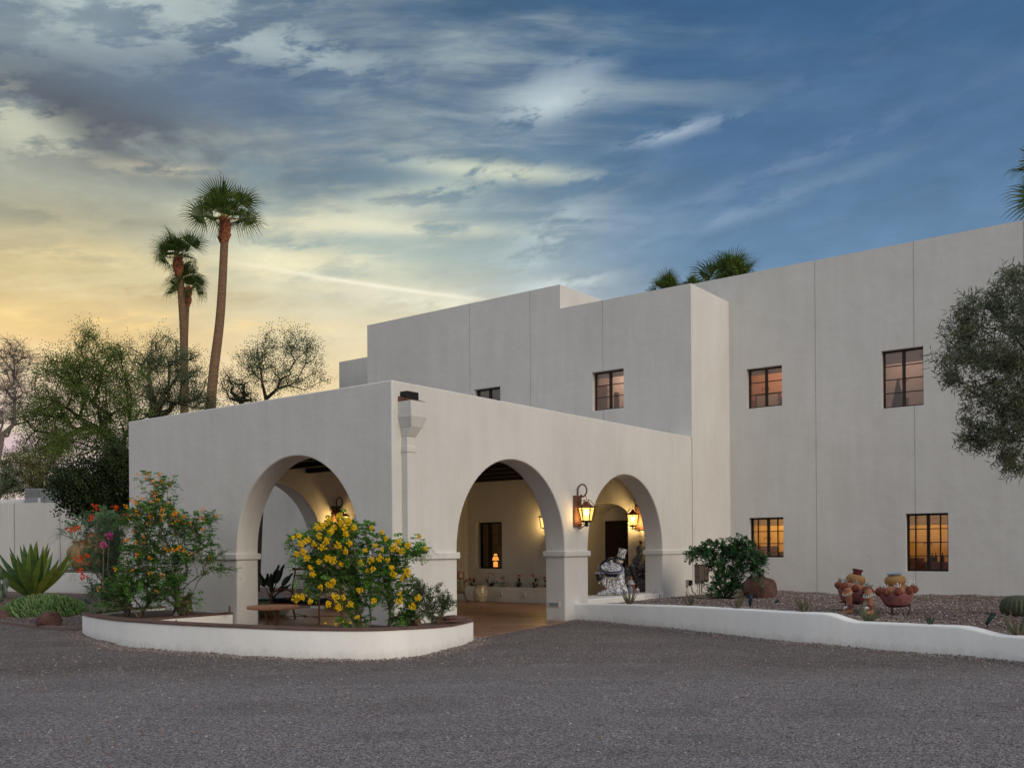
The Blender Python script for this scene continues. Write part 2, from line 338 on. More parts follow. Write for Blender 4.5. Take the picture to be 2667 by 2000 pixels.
talavera('tal_white', (.72, .74, .82), (.012, .018, .07), 13, .10)
talavera('tal_jar', (.16, .19, .24), (.012, .018, .06), 8, .12, (.26, .26, .22))
talavera('tal_green', (.34, .42, .36), (.03, .12, .08), 24, .12)
talavera('tal_yellow', (.62, .60, .52), (.50, .26, .02), 13, .10, (.10, .12, .16))
talavera('tal_multi', (.10, .20, .19), (.55, .30, .06), 16, .12, (.45, .36, .30))
t = T('urn_painted'); p = t.co(); t.out(t.mix(t.ramp(t.noise(p, 7, 4), [(.45, 0.), (.5, 1.)]), (.45, .20, .13), (.25, .22, .10)), .6, t.bump(t.noise(p, 25, 3), .3, .01))
# glass
t = T('glass'); tr = t.n('ShaderNodeBsdfTransparent'); tr.inputs[0].default_value = (.92, .92, .92, 1); gl = t.n('ShaderNodeBsdfGlossy'); gl.inputs['Roughness'].default_value = .03
fr = t.n('ShaderNodeFresnel'); fr.inputs[0].default_value = 1.6; mx = t.n('ShaderNodeMixShader'); t.l(t.math('ADD', fr.outputs[0], .07), mx.inputs[0]); t.l(tr.outputs[0], mx.inputs[1]); t.l(gl.outputs[0], mx.inputs[2])
o = t.n('ShaderNodeOutputMaterial'); t.l(mx.outputs[0], o.inputs[0])
def emit(name, c, st, nz=None):
    t = T(name); e = t.n('ShaderNodeEmission'); e.inputs[0].default_value = (*c, 1); e.inputs[1].default_value = st
    o = t.n('ShaderNodeOutputMaterial'); t.l(e.outputs[0], o.inputs[0])
t = T('lamp_glass'); e = t.n('ShaderNodeEmission'); e.inputs[0].default_value = (1, .62, .18, 1); e.inputs[1].default_value = 2.2
tr = t.n('ShaderNodeBsdfTransparent'); tr.inputs[0].default_value = (1, .85, .5, 1); mx = t.n('ShaderNodeMixShader'); mx.inputs[0].default_value = .45; t.l(tr.outputs[0], mx.inputs[1]); t.l(e.outputs[0], mx.inputs[2])
o = t.n('ShaderNodeOutputMaterial'); t.l(mx.outputs[0], o.inputs[0])
emit('lamp_bulb', (1, .86, .55), 9); emit('step_lit', (1, .72, .42), 3.2); emit('table_lamp', (1, .38, .07), 1.1)
def plain(name, c, rough=.9):
    t = T(name); t.out(c, rough)
plain('room_amber', (.62, .40, .11)); plain('room_orange', (.60, .36, .22)); plain('room_grey', (.34, .32, .31)); plain('room_dark', (.16, .10, .05)); plain('curtain', (.5, .44, .36)); plain('blind', (.42, .38, .36)); plain('tile_brown', (.13, .05, .03))

# ------------------------------------------------------------------ mesh helpers
WL = {}
def tag(o, label=None, cat=None, group=None, kind=None):
    if label: o['label'] = label
    if cat: o['category'] = cat
    if group: o['group'] = group
    if kind: o['kind'] = kind
    return o
def thing(name, label, cat, loc=(0, 0, 0), rz=0, group=None):
    o = bpy.data.objects.new(name, None); col.objects.link(o); o.location = loc; o.rotation_euler = (0, 0, rz)
    o.empty_display_size = .2
    WL[o] = Vector(loc); return tag(o, label, cat, group)
class MB:
    def __init__(s): s.v = []; s.f = []; s.mi = []
    def add(s, vs_, fs, mi=0):
        b = len(s.v); s.v += [tuple(x) for x in vs_]; s.f += [tuple(i+b for i in f) for f in fs]; s.mi += [mi]*len(fs); return s
    def box(s, a, b, mi=0):
        x0, x1 = sorted((a[0], b[0])); y0, y1 = sorted((a[1], b[1])); z0, z1 = sorted((a[2], b[2]))
        return s.add([(x0, y0, z0), (x1, y0, z0), (x1, y1, z0), (x0, y1, z0), (x0, y0, z1), (x1, y0, z1), (x1, y1, z1), (x0, y1, z1)],
                     [(0, 3, 2, 1), (4, 5, 6, 7), (0, 1, 5, 4), (1, 2, 6, 5), (2, 3, 7, 6), (3, 0, 4, 7)], mi)
    def tube(s, pts, rs, n=8, mi=0, cap=True, flat=1.):
        pts = [Vector(p) for p in pts]
        if not isinstance(rs, (list, tuple)): rs = [rs]*len(pts)
        up = Vector((0, 0, 1)); prev = None; rings = []
        for i, p in enumerate(pts):
            d = (pts[min(i+1, len(pts)-1)]-pts[max(i-1, 0)])
            if d.length < 1e-9: d = Vector((0, 0, 1))
            d.normalize()
            if prev is None: a = d.cross(up if abs(d.z) < .95 else Vector((1, 0, 0))).normalized()
            else:
                a = (prev-d*prev.dot(d)); a = a.normalized() if a.length > 1e-6 else d.cross(Vector((1, 0, 0))).normalized()
            prev = a; b = d.cross(a)
            rings.append([p+(a*math.cos(2*math.pi*j/n)+b*math.sin(2*math.pi*j/n)*flat)*rs[i] for j in range(n)])
        vs_ = [v for r in rings for v in r]; fs = []
        for i in range(len(pts)-1):
            for j in range(n): fs.append((i*n+j, i*n+(j+1) % n, (i+1)*n+(j+1) % n, (i+1)*n+j))
        if cap: fs.append(tuple(range(n-1, -1, -1))); fs.append(tuple((len(pts)-1)*n+j for j in range(n)))
        return s.add(vs_, fs, mi)
    def lathe(s, prof, c=(0, 0, 0), n=28, mi=0, mtx=None, ribs=0, ramp_=0.):
        vs_ = []; fs = []; c = Vector(c)
        for r, z in prof:
            for j in range(n):
                a = 2*math.pi*j/n; rr = r*(1+ramp_*math.cos(ribs*a)) if ribs else r
                q = Vector((rr*math.cos(a), rr*math.sin(a), z))
                if mtx is not None: q = mtx @ q
                vs_.append(c+q)
        for i in range(len(prof)-1):
            for j in range(n): fs.append((i*n+j, i*n+(j+1) % n, (i+1)*n+(j+1) % n, (i+1)*n+j))
        fs.append(tuple(range(n-1, -1, -1))); fs.append(tuple((len(prof)-1)*n+j for j in range(n)))
        return s.add(vs_, fs, mi)
    def ball(s, c, r, mi=0, n=12, m=8, mtx=None):
        r = Vector((r, r, r)) if isinstance(r, (int, float)) else Vector(r); c = Vector(c)
        vs_ = []; fs = []
        for i in range(m+1):
            t_ = math.pi*i/m
            for j in range(n):
                a = 2*math.pi*j/n; q = Vector((r.x*math.sin(t_)*math.cos(a), r.y*math.sin(t_)*math.sin(a), r.z*math.cos(t_)))
                vs_.append(c+(mtx @ q if mtx is not None else q))
        for i in range(m):
            for j in range(n): fs.append((i*n+j, (i+1)*n+j, (i+1)*n+(j+1) % n, i*n+(j+1) % n))
        return s.add(vs_, fs, mi)
    def prism(s, poly, a0, a1, plane='xz', mi=0):
        """extrude a 2D outline between two values of the missing axis"""
        def q(u, v, w_): return {'xz': (u, w_, v), 'yz': (w_, u, v), 'xy': (u, v, w_)}[plane]
        n = len(poly); vs_ = [q(u, v, a0) for u, v in poly]+[q(u, v, a1) for u, v in poly]
        fs = [tuple(range(n)), tuple(range(2*n-1, n-1, -1))]+[(i, n+i, n+(i+1) % n, (i+1) % n) for i in range(n)]
        return s.add(vs_, fs, mi)
    def build(s, name, mats, parent=None, loc=None, smooth=False, bevel=0, seg=2, norm=False, label=None):
        me = bpy.data.meshes.new(name); off = WL[parent] if parent is not None else Vector(loc or (0, 0, 0))
        me.from_pydata([(v[0]-off.x, v[1]-off.y, v[2]-off.z) for v in s.v], [], s.f)
        if isinstance(mats, str): mats = [mats]
        for m_ in mats: me.materials.append(MATS[m_])
        me.polygons.foreach_set('material_index', s.mi)
        if smooth: me.polygons.foreach_set('use_smooth', [True]*len(s.f))
        me.validate(); me.update()
        if norm:
            import bmesh
            bm = bmesh.new(); bm.from_mesh(me); bmesh.ops.recalc_face_normals(bm, faces=bm.faces); bm.to_mesh(me); bm.free()
        o = bpy.data.objects.new(name, me); col.objects.link(o)
        if parent is not None: o.parent = parent; WL[o] = off
        else: o.location = off; WL[o] = off
        if bevel:
            b_ = o.modifiers.new('bevel', 'BEVEL'); b_.width = bevel; b_.segments = seg; b_.limit_method = 'ANGLE'; b_.angle_limit = R(40)
        if label: o['label'] = label
        return o
def autosmooth(o, ang=40):
    me = o.data; me.polygons.foreach_set('use_smooth', [True]*len(me.polygons))
    try: me.set_sharp_from_angle(angle=R(ang))
    except Exception: pass
    return o
def copy_tree(o, parent=None):
    c = o.copy(); col.objects.link(c); c.parent = parent
    for ch in [x for x in KIDS(o)]: copy_tree(ch, c)
    return c
def KIDS(o): return [x for x in list(bpy.data.objects) if x.parent is o]

# ------------------------------------------------------------------ ground
def sheet(name, fn, x0, x1, y0, y1, nx, ny, material, kind='structure', keep=None):
    vs_ = []; fs = []
    for j in range(ny+1):
        for i in range(nx+1):
            x = x0+(x1-x0)*i/nx; y = y0+(y1-y0)*j/ny; vs_.append((x, y, fn(x, y)))
    for j in range(ny):
        for i in range(nx):
            if keep and not keep(x0+(x1-x0)*(i+.5)/nx, y0+(y1-y0)*(j+.5)/ny): continue
            a = j*(nx+1)+i; fs.append((a, a+1, a+nx+2, a+nx+1))
    o = MB().add(vs_, fs).build(name, material, smooth=True); return tag(o, kind=kind)
def gz(x, y): return -.012+.012*math.sin(x*.9+y*.5)*math.sin(y*.7-x*.3)+.006*math.sin(x*2.3+1)*math.sin(y*2.9)
vs_ = []; fs = []
# fine centre, coarse out to the horizon: one sheet
xs = [-900, -300, -120, -60, -40]+[-30+i*.5 for i in range(101)]+[25, 40, 100, 300, 900]
ys = [-900, -300, -100, -40, -25]+[-16+i*.5 for i in range(73)]+[24, 30, 45, 80, 150, 400, 1200]
for y in ys:
    for x in xs: vs_.append((x, y, gz(x, y) if abs(x) < 30 and abs(y) < 25 else -.02))
nx = len(xs)
for j in range(len(ys)-1):
    for i in range(nx-1): fs.append((j*nx+i, j*nx+i+1, (j+1)*nx+i+1, (j+1)*nx+i))
tag(MB().add(vs_, fs).build('ground', 'gravel_drive', smooth=True), kind='structure')

# patio floor: flush slab, its free edge meets the drive between planter and entrance pier
pe0 = pl(1030*D, 1378*D, 2, 0); pe1 = pl(1228*D, 1342*D, 2, 0)
MBp = MB().prism([(-8.6, -.3), (-6, -2.2), (-2, -2.85), (1.0, -2.4), (1.5, -1.0), (pe0.x, pe0.y), (pe1.x, pe1.y), (-.02, 5.2), (-.02, 10.66), (-8.6, 10.66)], .004, -.3, 'xy')
tag(MBp.build('patio_floor', 'patio_tile', norm=True), kind='structure')

# ------------------------------------------------------------------ the house
house = thing('house', 'two-storey white stucco adobe-style house with arched entrance portico', 'house', (0, 5, 0))
def arch_wall(u0, u1, ztop, arches, sill=0):
    """outline in (u,z): arches = [(ua, ub, zspring)] open to the ground"""
    P_ = [(u0, -.3)]
    for ua, ub, zs in arches:
        r = (ub-ua)/2; cu = (ua+ub)/2; P_.append((ua, -.3)); P_.append((ua, zs))
        for i in range(1, 36): a = math.pi-math.pi*i/36; P_.append((cu+r*math.cos(a), zs+r*1.02*math.sin(a)))
        P_.append((ub, zs)); P_.append((ub, -.3))
    P_ += [(u1, -.3), (u1, ztop), (u0, ztop)]
    return P_
ZS = 1.47; TH = .49
fw = MB().prism(arch_wall(-7.9, 0, 4.27, [(-4.15, -.79, ZS)]), 0, TH, 'xz').build('portico_wall', 'stucco', house, norm=True, bevel=.022, seg=3)
autosmooth(fw)
A_R = [(1.60, 4.97, ZS), (5.84, 9.11, ZS)]
rw = MB().prism(arch_wall(TH, 10.67, 4.27, A_R), -TH, 0, 'yz').build('portico_wall', 'stucco', house, norm=True, bevel=.022, seg=3); autosmooth(rw)
lw = MB().prism(arch_wall(TH, 10.67, 4.27, A_R), -7.9, -7.9+TH, 'yz').build('portico_wall', 'stucco', house, norm=True, bevel=.022, seg=3); autosmooth(lw)
# string courses that cap every pier at the springing
def course(boxes):
    b = MB()
    for a, c in boxes: b.box(a, c)
    o = b.build('string_course', 'stucco', house, bevel=.02, seg=3); autosmooth(o); return o
CZ0, CZ1 = 1.315, 1.435; e = .045
course([((-7.9-e, -e, CZ0), (-4.15+e, TH+e, CZ1))])
course([((-.79-e, -e, CZ0), (e, 1.60+e, CZ1))])
course([((-TH-e, 4.97-e, CZ0), (e, 5.84+e, CZ1))])
course([((-TH-e, 9.11-e, CZ0), (e-.015, 10.66, CZ1))])
course([((-7.9-e, 4.97-e, CZ0), (-7.9+TH+e, 5.84+e, CZ1))])
course([((-7.9-e, 9.11-e, CZ0), (-7.9+TH+e, 10.64, CZ1))])
# ledge that closes the foot of the second arch
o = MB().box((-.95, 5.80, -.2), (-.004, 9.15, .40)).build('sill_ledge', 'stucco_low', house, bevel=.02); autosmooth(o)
o = MB().box((-7.9+.004, 5.80, -.2), (-7.9+TH-.004, 9.15, .40)).build('sill_ledge', 'stucco', house, bevel=.02); autosmooth(o)
# ceiling with beams, flat roof above
MB().box((-7.9+TH+.002, TH+.002, 3.60), (-TH-.002, 10.66, 3.75)).build('portico_ceiling', 'beam_wood', house)
for i in range(9):
    y = 1.2+i*1.08
    MB().box((-7.9+TH+.003, y, 3.40), (-TH-.003, y+.16, 3.598)).build('ceiling_beam', 'beam_wood', house)
MB().box((-7.9+TH+.002, TH+.002, 3.76), (-TH-.002, 10.66, 3.95)).build('portico_roof', 'roof_grey', house)

def holed(x0, x1, z0, ztop, holes, y, depth=.32):
    """wall sheet in plane y with rectangular holes and reveals; ztop = [(x, z)] steps"""
    xs = sorted({x0, x1, *[h[0] for h in holes], *[h[1] for h in holes], *[s[0] for s in ztop if x0 < s[0] < x1]})
    def zt(x):
        z = ztop[0][1]
        for sx, sz in ztop:
            if x >= sx: z = sz
        return z
    b = MB()
    for a, c in zip(xs, xs[1:]):
        m_ = (a+c)/2; top = zt(m_); zs = sorted({z0, top, *[h[2] for h in holes if h[0] < m_ < h[1]], *[h[3] for h in holes if h[0] < m_ < h[1]]})
        for p0, p1 in zip(zs, zs[1:]):
            zm = (p0+p1)/2
            if any(h[0] < m_ < h[1] and h[2] < zm < h[3] for h in holes): continue
            b.add([(a, y, p0), (c, y, p0), (c, y, p1), (a, y, p1)], [(0, 1, 2, 3)])
        b.add([(a, y, top), (c, y, top), (c, y+depth, top), (a, y+depth, top)], [(0, 1, 2, 3)])
    for h in holes:
        a, c, p0, p1 = h[:4]; dd = h[4] if len(h) > 4 else depth
        b.add([(a, y, p0), (c, y, p0), (c, y, p1), (a, y, p1), (a, y+dd, p0), (c, y+dd, p0), (c, y+dd, p1), (a, y+dd, p1)],
              [(0, 4, 5, 1), (1, 5, 6, 2), (2, 6, 7, 3), (3, 7, 4, 0)])
    return b
WB = [(-2.97, -1.98, 5.20, 6.25), (-7.14, -6.15, 5.20, 6.23), (-7.12, -6.13, .90, 2.27), (-3.64, -1.88, -.2, 2.75, 1.60)]
WC = [(.50, 1.48, 5.18, 6.24), (4.01, 4.98, 4.85, 6.26), (.545, 1.49, 1.205, 2.26), (4.55, 5.51, .87, 2.26)]
b = holed(-11.68, 0, -.3, [(-11.68, 8.82), (-4.01, 8.15)], WB, 10.67)
b.add([(0, 10.67, -.3), (0, 12.9, -.3), (0, 12.9, 8.12), (0, 10.67, 8.15)], [(0, 1, 2, 3)])                  # projecting bay side
b.add([(-4.01, 10.67, 8.0), (-4.01, 13.1, 8.0), (-4.01, 13.1, 8.82), (-4.01, 10.67, 8.82)], [(0, 1, 2, 3)])     # step in the parapet
b.add([(-11.68, 10.67, -.3), (-11.68, 16, -.3), (-11.68, 16, 8.82), (-11.68, 10.67, 8.82)], [(0, 3, 2, 1)])
b.add([(-.32, 10.99, 7.6), (-.32, 12.9, 7.6), (-.32, 12.9, 8.12), (-.32, 10.99, 8.15)], [(0, 3, 2, 1)])
b.add([(-.32, 10.99, 8.15), (0, 10.67, 8.15), (0, 12.9, 8.12), (-.32, 12.9, 8.12)], [(0, 1, 2, 3)])
b.add([(-4.33, 10.99, 7.6), (-4.33, 13.1, 7.6), (-4.33, 13.1, 8.82), (-4.33, 10.99, 8.82)], [(0, 3, 2, 1)])
b.add([(-4.33, 10.99, 8.82), (-4.01, 10.67, 8.82), (-4.01, 13.1, 8.82), (-4.33, 13.1, 8.82)], [(0, 1, 2, 3)])
b.build('entrance_wing_wall', 'stucco', house)
b = holed(-4.3, 16, -.3, [(-4.3, 8.80)], WC, 12.9)
b.add([(16, 12.9, -.3), (16, 24, -.3), (16, 24, 8.8), (16, 12.9, 8.8)], [(0, 1, 2, 3)])
b.build('main_wall', 'stucco', house)
MB().box((-11.6, 11.02, 7.5), (-.34, 13.0, 7.6)).box((-11.6, 13.23, 7.5), (15.9, 24, 7.6)).build('roof', 'roof_grey', house)
# rear wings seen past the portico
b = MB().box((-15.5, 12.9, -.3), (-11.70, 22, 8.43)); b.build('rear_wing_wall', 'stucco', house)
b = holed(-21.6, -15.5, -.3, [(-21.6, 4.3)], [(-21.3, -20.28, 1.38, 2.32)], 12.92)
b.add([(-21.6, 12.92, -.3), (-21.6, 19, -.3), (-21.6, 19, 4.3), (-21.6, 12.92, 4.3)], [(0, 3, 2, 1)])
b.add([(-21.6, 13.2, 4.2), (-15.5, 13.2, 4.2), (-15.5, 19, 4.2), (-21.6, 19, 4.2)], [(0, 1, 2, 3)]); b.build('rear_wing_wall', 'stucco', house)
# control joints in the render
def joint(x, z0, z1, y):
    MB().box((x-.005, y-.0025, z0), (x+.005, y+.01, z1)).build('control_joint', 'joint', house)
for x, segs in ((2.37, [(.2, 8.80)]), (4.775, [(.2, .87), (2.26, 4.85), (6.26, 8.80)]), (7.14, [(.2, 8.80)])):
    for a, c in segs: joint(x, a, c, 12.9)
for x, segs in ((-7.30, [(6.24, 8.82)]), (-5.05, [(4.0, 8.82)]), (-2.62, [(6.26, 8.15), (4.0, 5.19)])):
    for a, c in segs: joint(x, a, c, 10.67)
# recess and door behind the entrance arch
b = MB(); P_ = [(-3.64, 2.35)]
for i in range(0, 25):
    a = math.pi-math.pi*i/24; P_.append((-2.76+.878*math.cos(a), 2.35+.36*math.sin(a)))
P_ += [(-1.883, 2.748), (-3.638, 2.748)]; b.prism(P_, 10.673, 12.26, 'xz').build('recess_vault', 'stucco', house, norm=True)
MB().box((-3.64, 12.27, -.2), (-1.88, 12.4, 2.75)).build('recess_wall', 'stucco', house)
dr_ = MB().box((-3.55, 12.20, .0), (-1.97, 12.269, 2.26))
for k_ in range(2):
    for (za, zb) in ((.2, .95), (1.1, 2.1)):
        xa = -3.47+k_*.78; dr_.box((xa, 12.185, za), (xa+.64, 12.199, zb))
door = dr_.build('door', 'dark_wood', house, bevel=.006)
hb = MB().tube([(-2.83, 12.17, .95), (-2.83, 12.12, 1.0), (-2.83, 12.12, 1.15), (-2.83, 12.17, 1.2)], .012); hb.build('handle', 'brass', door)

# windows -------------------------------------------------------------
def window(x0, x1, z0, z1, y, rows, fm, room, style='two', setb=.14, blind_h=.0, power=14, lc=(1, .62, .28), extra=None):
    yw = y+setb; b = MB(); fr_ = .045
    b.box((x0, yw, z0), (x0+fr_, yw+.05, z1)); b.box((x1-fr_, yw, z0), (x1, yw+.05, z1))
    b.box((x0+fr_, yw, z0), (x1-fr_, yw+.05, z0+fr_)); b.box((x0+fr_, yw, z1-fr_), (x1-fr_, yw+.05, z1))
    xm = (x0+x1)/2
    if style == 'two' or style == 'grill': b.box((xm-.035, yw-.004, z0+fr_), (xm+.035, yw+.046, z1-fr_))
    if style == 'one': b.box((x0+.30, yw-.004, z0+fr_), (x0+.40, yw+.046, z1-fr_))
    for i in range(1, rows):
        z = z0+fr_+(z1-z0-2*fr_)*i/rows
        xa = x0+.40 if style == 'one' else x0+fr_
        b.box((xa, yw+.006, z-.010), (x1-fr_, yw+.036, z+.010))
    if style == 'grill':
        for x in (x0+.20, x1-.20): b.box((x-.014, yw-.03, z0+.01), (x+.014, yw-.008, z1-.01))
        b.box((x0+.012, yw-.03, z0+.01), (x0+.034, yw-.008, z1-.01)); b.box((x0+.01, yw-.035, z1-.04), (x1-.01, yw-.012, z1-.012))
    o = b.build('window', fm, house)
    MB().add([(x0+fr_, yw+.028, z0+fr_), (x1-fr_, yw+.028, z0+fr_), (x1-fr_, yw+.028, z1-fr_), (x0+fr_, yw+.028, z1-fr_)], [(0, 1, 2, 3)]).build('pane', 'glass', o)
    if style != 'one':
        zc = z0+(z1-z0)*.48
        for sgn in (-1, 1): MB().tube([(xm+sgn*.03, yw-.02, zc), (xm+sgn*.06, yw-.05, zc+.03), (xm+sgn*.09, yw-.05, zc), (xm+sgn*.085, yw-.05, zc-.06)], .007, 5).build('handle', 'black_iron', o)
    if blind_h:
        bb = MB(); n = int(blind_h/.03)
        for i in range(n): z = z1-.04-i*.03; bb.add([(x0+.02, yw+.09, z), (x1-.02, yw+.09, z), (x1-.02, yw+.115, z-.022), (x0+.02, yw+.115, z-.022)], [(0, 1, 2, 3)])
        bb.build('blind', 'blind', o)
    # the lit room behind
    X0, X1, Z0, Z1, Y0, Y1 = x0-2.2, x1+.2, z0-.7, z1+.6, y+.33, y+2.5
    r_ = MB().add([(X0, Y0, Z0), (X1, Y0, Z0), (X1, Y1, Z0), (X0, Y1, Z0), (X0, Y0, Z1), (X1, Y0, Z1), (X1, Y1, Z1), (X0, Y1, Z1)], [(3, 7, 6, 2), (0, 4, 7, 3), (1, 2, 6, 5), (4, 5, 6, 7), (0, 3, 2, 1)])
    # back of the front wall round the opening
    for (a, c, p0, p1) in ((X0, x0, Z0, Z1), (x1, X1, Z0, Z1), (x0, x1, Z0, z0), (x0, x1, z1, Z1)): r_.add([(a, Y0, p0), (c, Y0, p0), (c, Y0, p1), (a, Y0, p1)], [(0, 1, 2, 3)])
    r_.build('room', room, house)
    # plain furniture so each room reads as a room
    MB().box((x0-1.1, Y1-.5, Z0+.01), (x0-.2, Y1-.02, z0+.30)).build('dresser', 'tile_brown', house); MB().box((x1-.85, Y0+.9, Z0+.01), (x1-.35, Y1-.6, z0+.14)).build('armchair', 'room_dark', house)
    if power:
        ld = bpy.data.lights.new('room_light', 'POINT'); ld.energy = power; ld.color = lc; ld.shadow_soft_size = .12
        lo = bpy.data.objects.new('room_light', ld); col.objects.link(lo); lo.parent = house; lo.location = Vector(((x0+x1)/2-.5, y+1.6, Z1-.35))-WL[house]
    if extra: extra(x0, x1, z0, z1, y)
def ex_frame(x0, x1, z0, z1, y):
    MB().box((x0-.75, y+2.3, z0+.0), (x1-.98, y+2.35, z0+.75)).build('picture', 'room_dark', house)
    MB().box((x0-.69, y+2.28, z0+.06), (x1-1.04, y+2.298, z0+.69)).build('picture', 'room_grey', house)
def ex_curtain(x0, x1, z0, z1, y):
    c_b = MB(); pts = [(x0-.56+i*.03, y+.75+.02*math.sin(i*1.7)) for i in range(20)]
    for (a, c) in zip(pts, pts[1:]): c_b.add([(a[0], a[1], z0-.3), (c[0], c[1], z0-.3), (c[0], c[1], z1-.25), (a[0], a[1], z1-.25)], [(0, 1, 2, 3)])
    c_b.build('curtain', 'curtain', house); MB().box((x1-1.35, y+1.7, z0-.5), (x1-1.22, y+1.8, z1-.3)).build('door_post', 'room_dark', house)
def ex_bottles(x0, x1, z0, z1, y):
    MB().box((x0+.1, y+.7, z0-.3), (x1-.25, y+1.2, z0+.22)).build('counter', 'tile_brown', house)
    for i, dx in enumerate((.38, .46, .62)):
        MB().lathe([(.04, 0), (.04, .1), (.012, .16), (.012, .22)], (x0+dx, y+.9, z0+.222), 10).build('bottle', 'dark_wood', house)
def ex_lamp(x0, x1, z0, z1, y):
    MB().lathe([(.07, 0), (.07, .16), (.03, .18)], (x1-1.12, y+1.1, z0+.02), 14).build('lamp_base', 'table_lamp', house)
    MB().lathe([(.11, 0), (.04, .20)], (x1-1.12, y+1.1, z0+.23), 14).build('lamp_shade', 'table_lamp', house)
    MB().box((x1-1.32, y+1.5, z0+.7), (x1-1.12, y+1.6, z1)).build('bookcase', 'dark_wood', house)
def ex_art(x0, x1, z0, z1, y):
    MB().lathe([(.16, 0), (.14, .4), (.02, 1.0)], (x0+.02, y+1.3, z0-.1), 10).build('ornament', 'clay_maroon', house)
    MB().box((x0+.10, y+1.6, z0-.3), (x0+.18, y+1.68, z0+.45)).build('ornament', 'clay_ochre', house)
window(*WB[0], 10.67, 3, 'frame_brown', 'room_orange', blind_h=.12, power=15, lc=(1, .70, .5), extra=ex_curtain)
window(*WB[1], 10.67, 3, 'frame_brown', 'room_grey', blind_h=.6, power=10, lc=(1, .6, .4))
window(*WB[2], 10.67, 4, 'frame_black', 'room_dark', style='one', setb=.22, power=9, lc=(1, .6, .2), extra=ex_lamp)
window(*WC[0], 12.9, 3, 'frame_brown', 'room_orange', blind_h=.12, power=16, lc=(1, .66, .42), extra=ex_frame)
window(*WC[1], 12.9, 4, 'frame_brown', 'room_grey', blind_h=.28, power=26, lc=(1, .6, .42), extra=ex_art)
window(*WC[2], 12.9, 3, 'frame_black', 'room_amber', style='grill', blind_h=.2, power=36, lc=(1, .76, .36))
window(*WC[3], 12.9, 4, 'frame_black', 'room_amber', style='grill', blind_h=.26, power=25, lc=(1, .72, .28), extra=ex_bottles)
MB().box((-21.3, 13.08, 1.38), (-20.28, 13.12, 2.32)).build('window', 'frame_black', house)

# rainwater head and downspout on the entrance side near the corner
b = MB(); Y0, Y1 = .15, .62
def frus(b, z0, z1, ya, yb, yc, yd, xa, xb):   # bottom ya..yb depth xa, top yc..yd depth xb
    b.add([(.0, ya, z0), (xa, ya, z0), (xa, yb, z0), (0, yb, z0), (0, yc, z1), (xb, yc, z1), (xb, yd, z1), (0, yd, z1)],
          [(0, 3, 2, 1), (4, 5, 6, 7), (0, 1, 5, 4), (1, 2, 6, 5), (2, 3, 7, 6), (3, 0, 4, 7)])
frus(b, 3.66, 3.93, .14, .52, .14, .52, .30, .30); frus(b, 3.50, 3.659, .20, .46, .14, .52, .24, .30); frus(b, 3.36, 3.499, .22, .42, .20, .46, .14, .24)
dsp = b.build('rain_head', 'stucco', house, bevel=.008); autosmooth(dsp)
MB().box((.0, .22, 0), (.13, .42, 3.358)).build('downspout', 'stucco', house, bevel=.008)
MB().box((-.001, .205, 3.10), (.145, .435, 3.19)).build('pipe_bracket', 'stucco', house, bevel=.006)
MB().add([(0, .14, 3.931), (.3, .14, 3.931), (.3, .52, 3.931), (0, .52, 3.931), (0, .14, 4.02), (0, .52, 4.02)], [(0, 1, 2, 3), (0, 4, 1), (3, 2, 5), (4, 5, 2, 1)]).build('rain_head_lip', 'rust_plate', house)
MB().box((-.05, .19, 3.96), (.16, .47, 4.10)).build('roof_scupper', 'frame_black', house, bevel=.004)

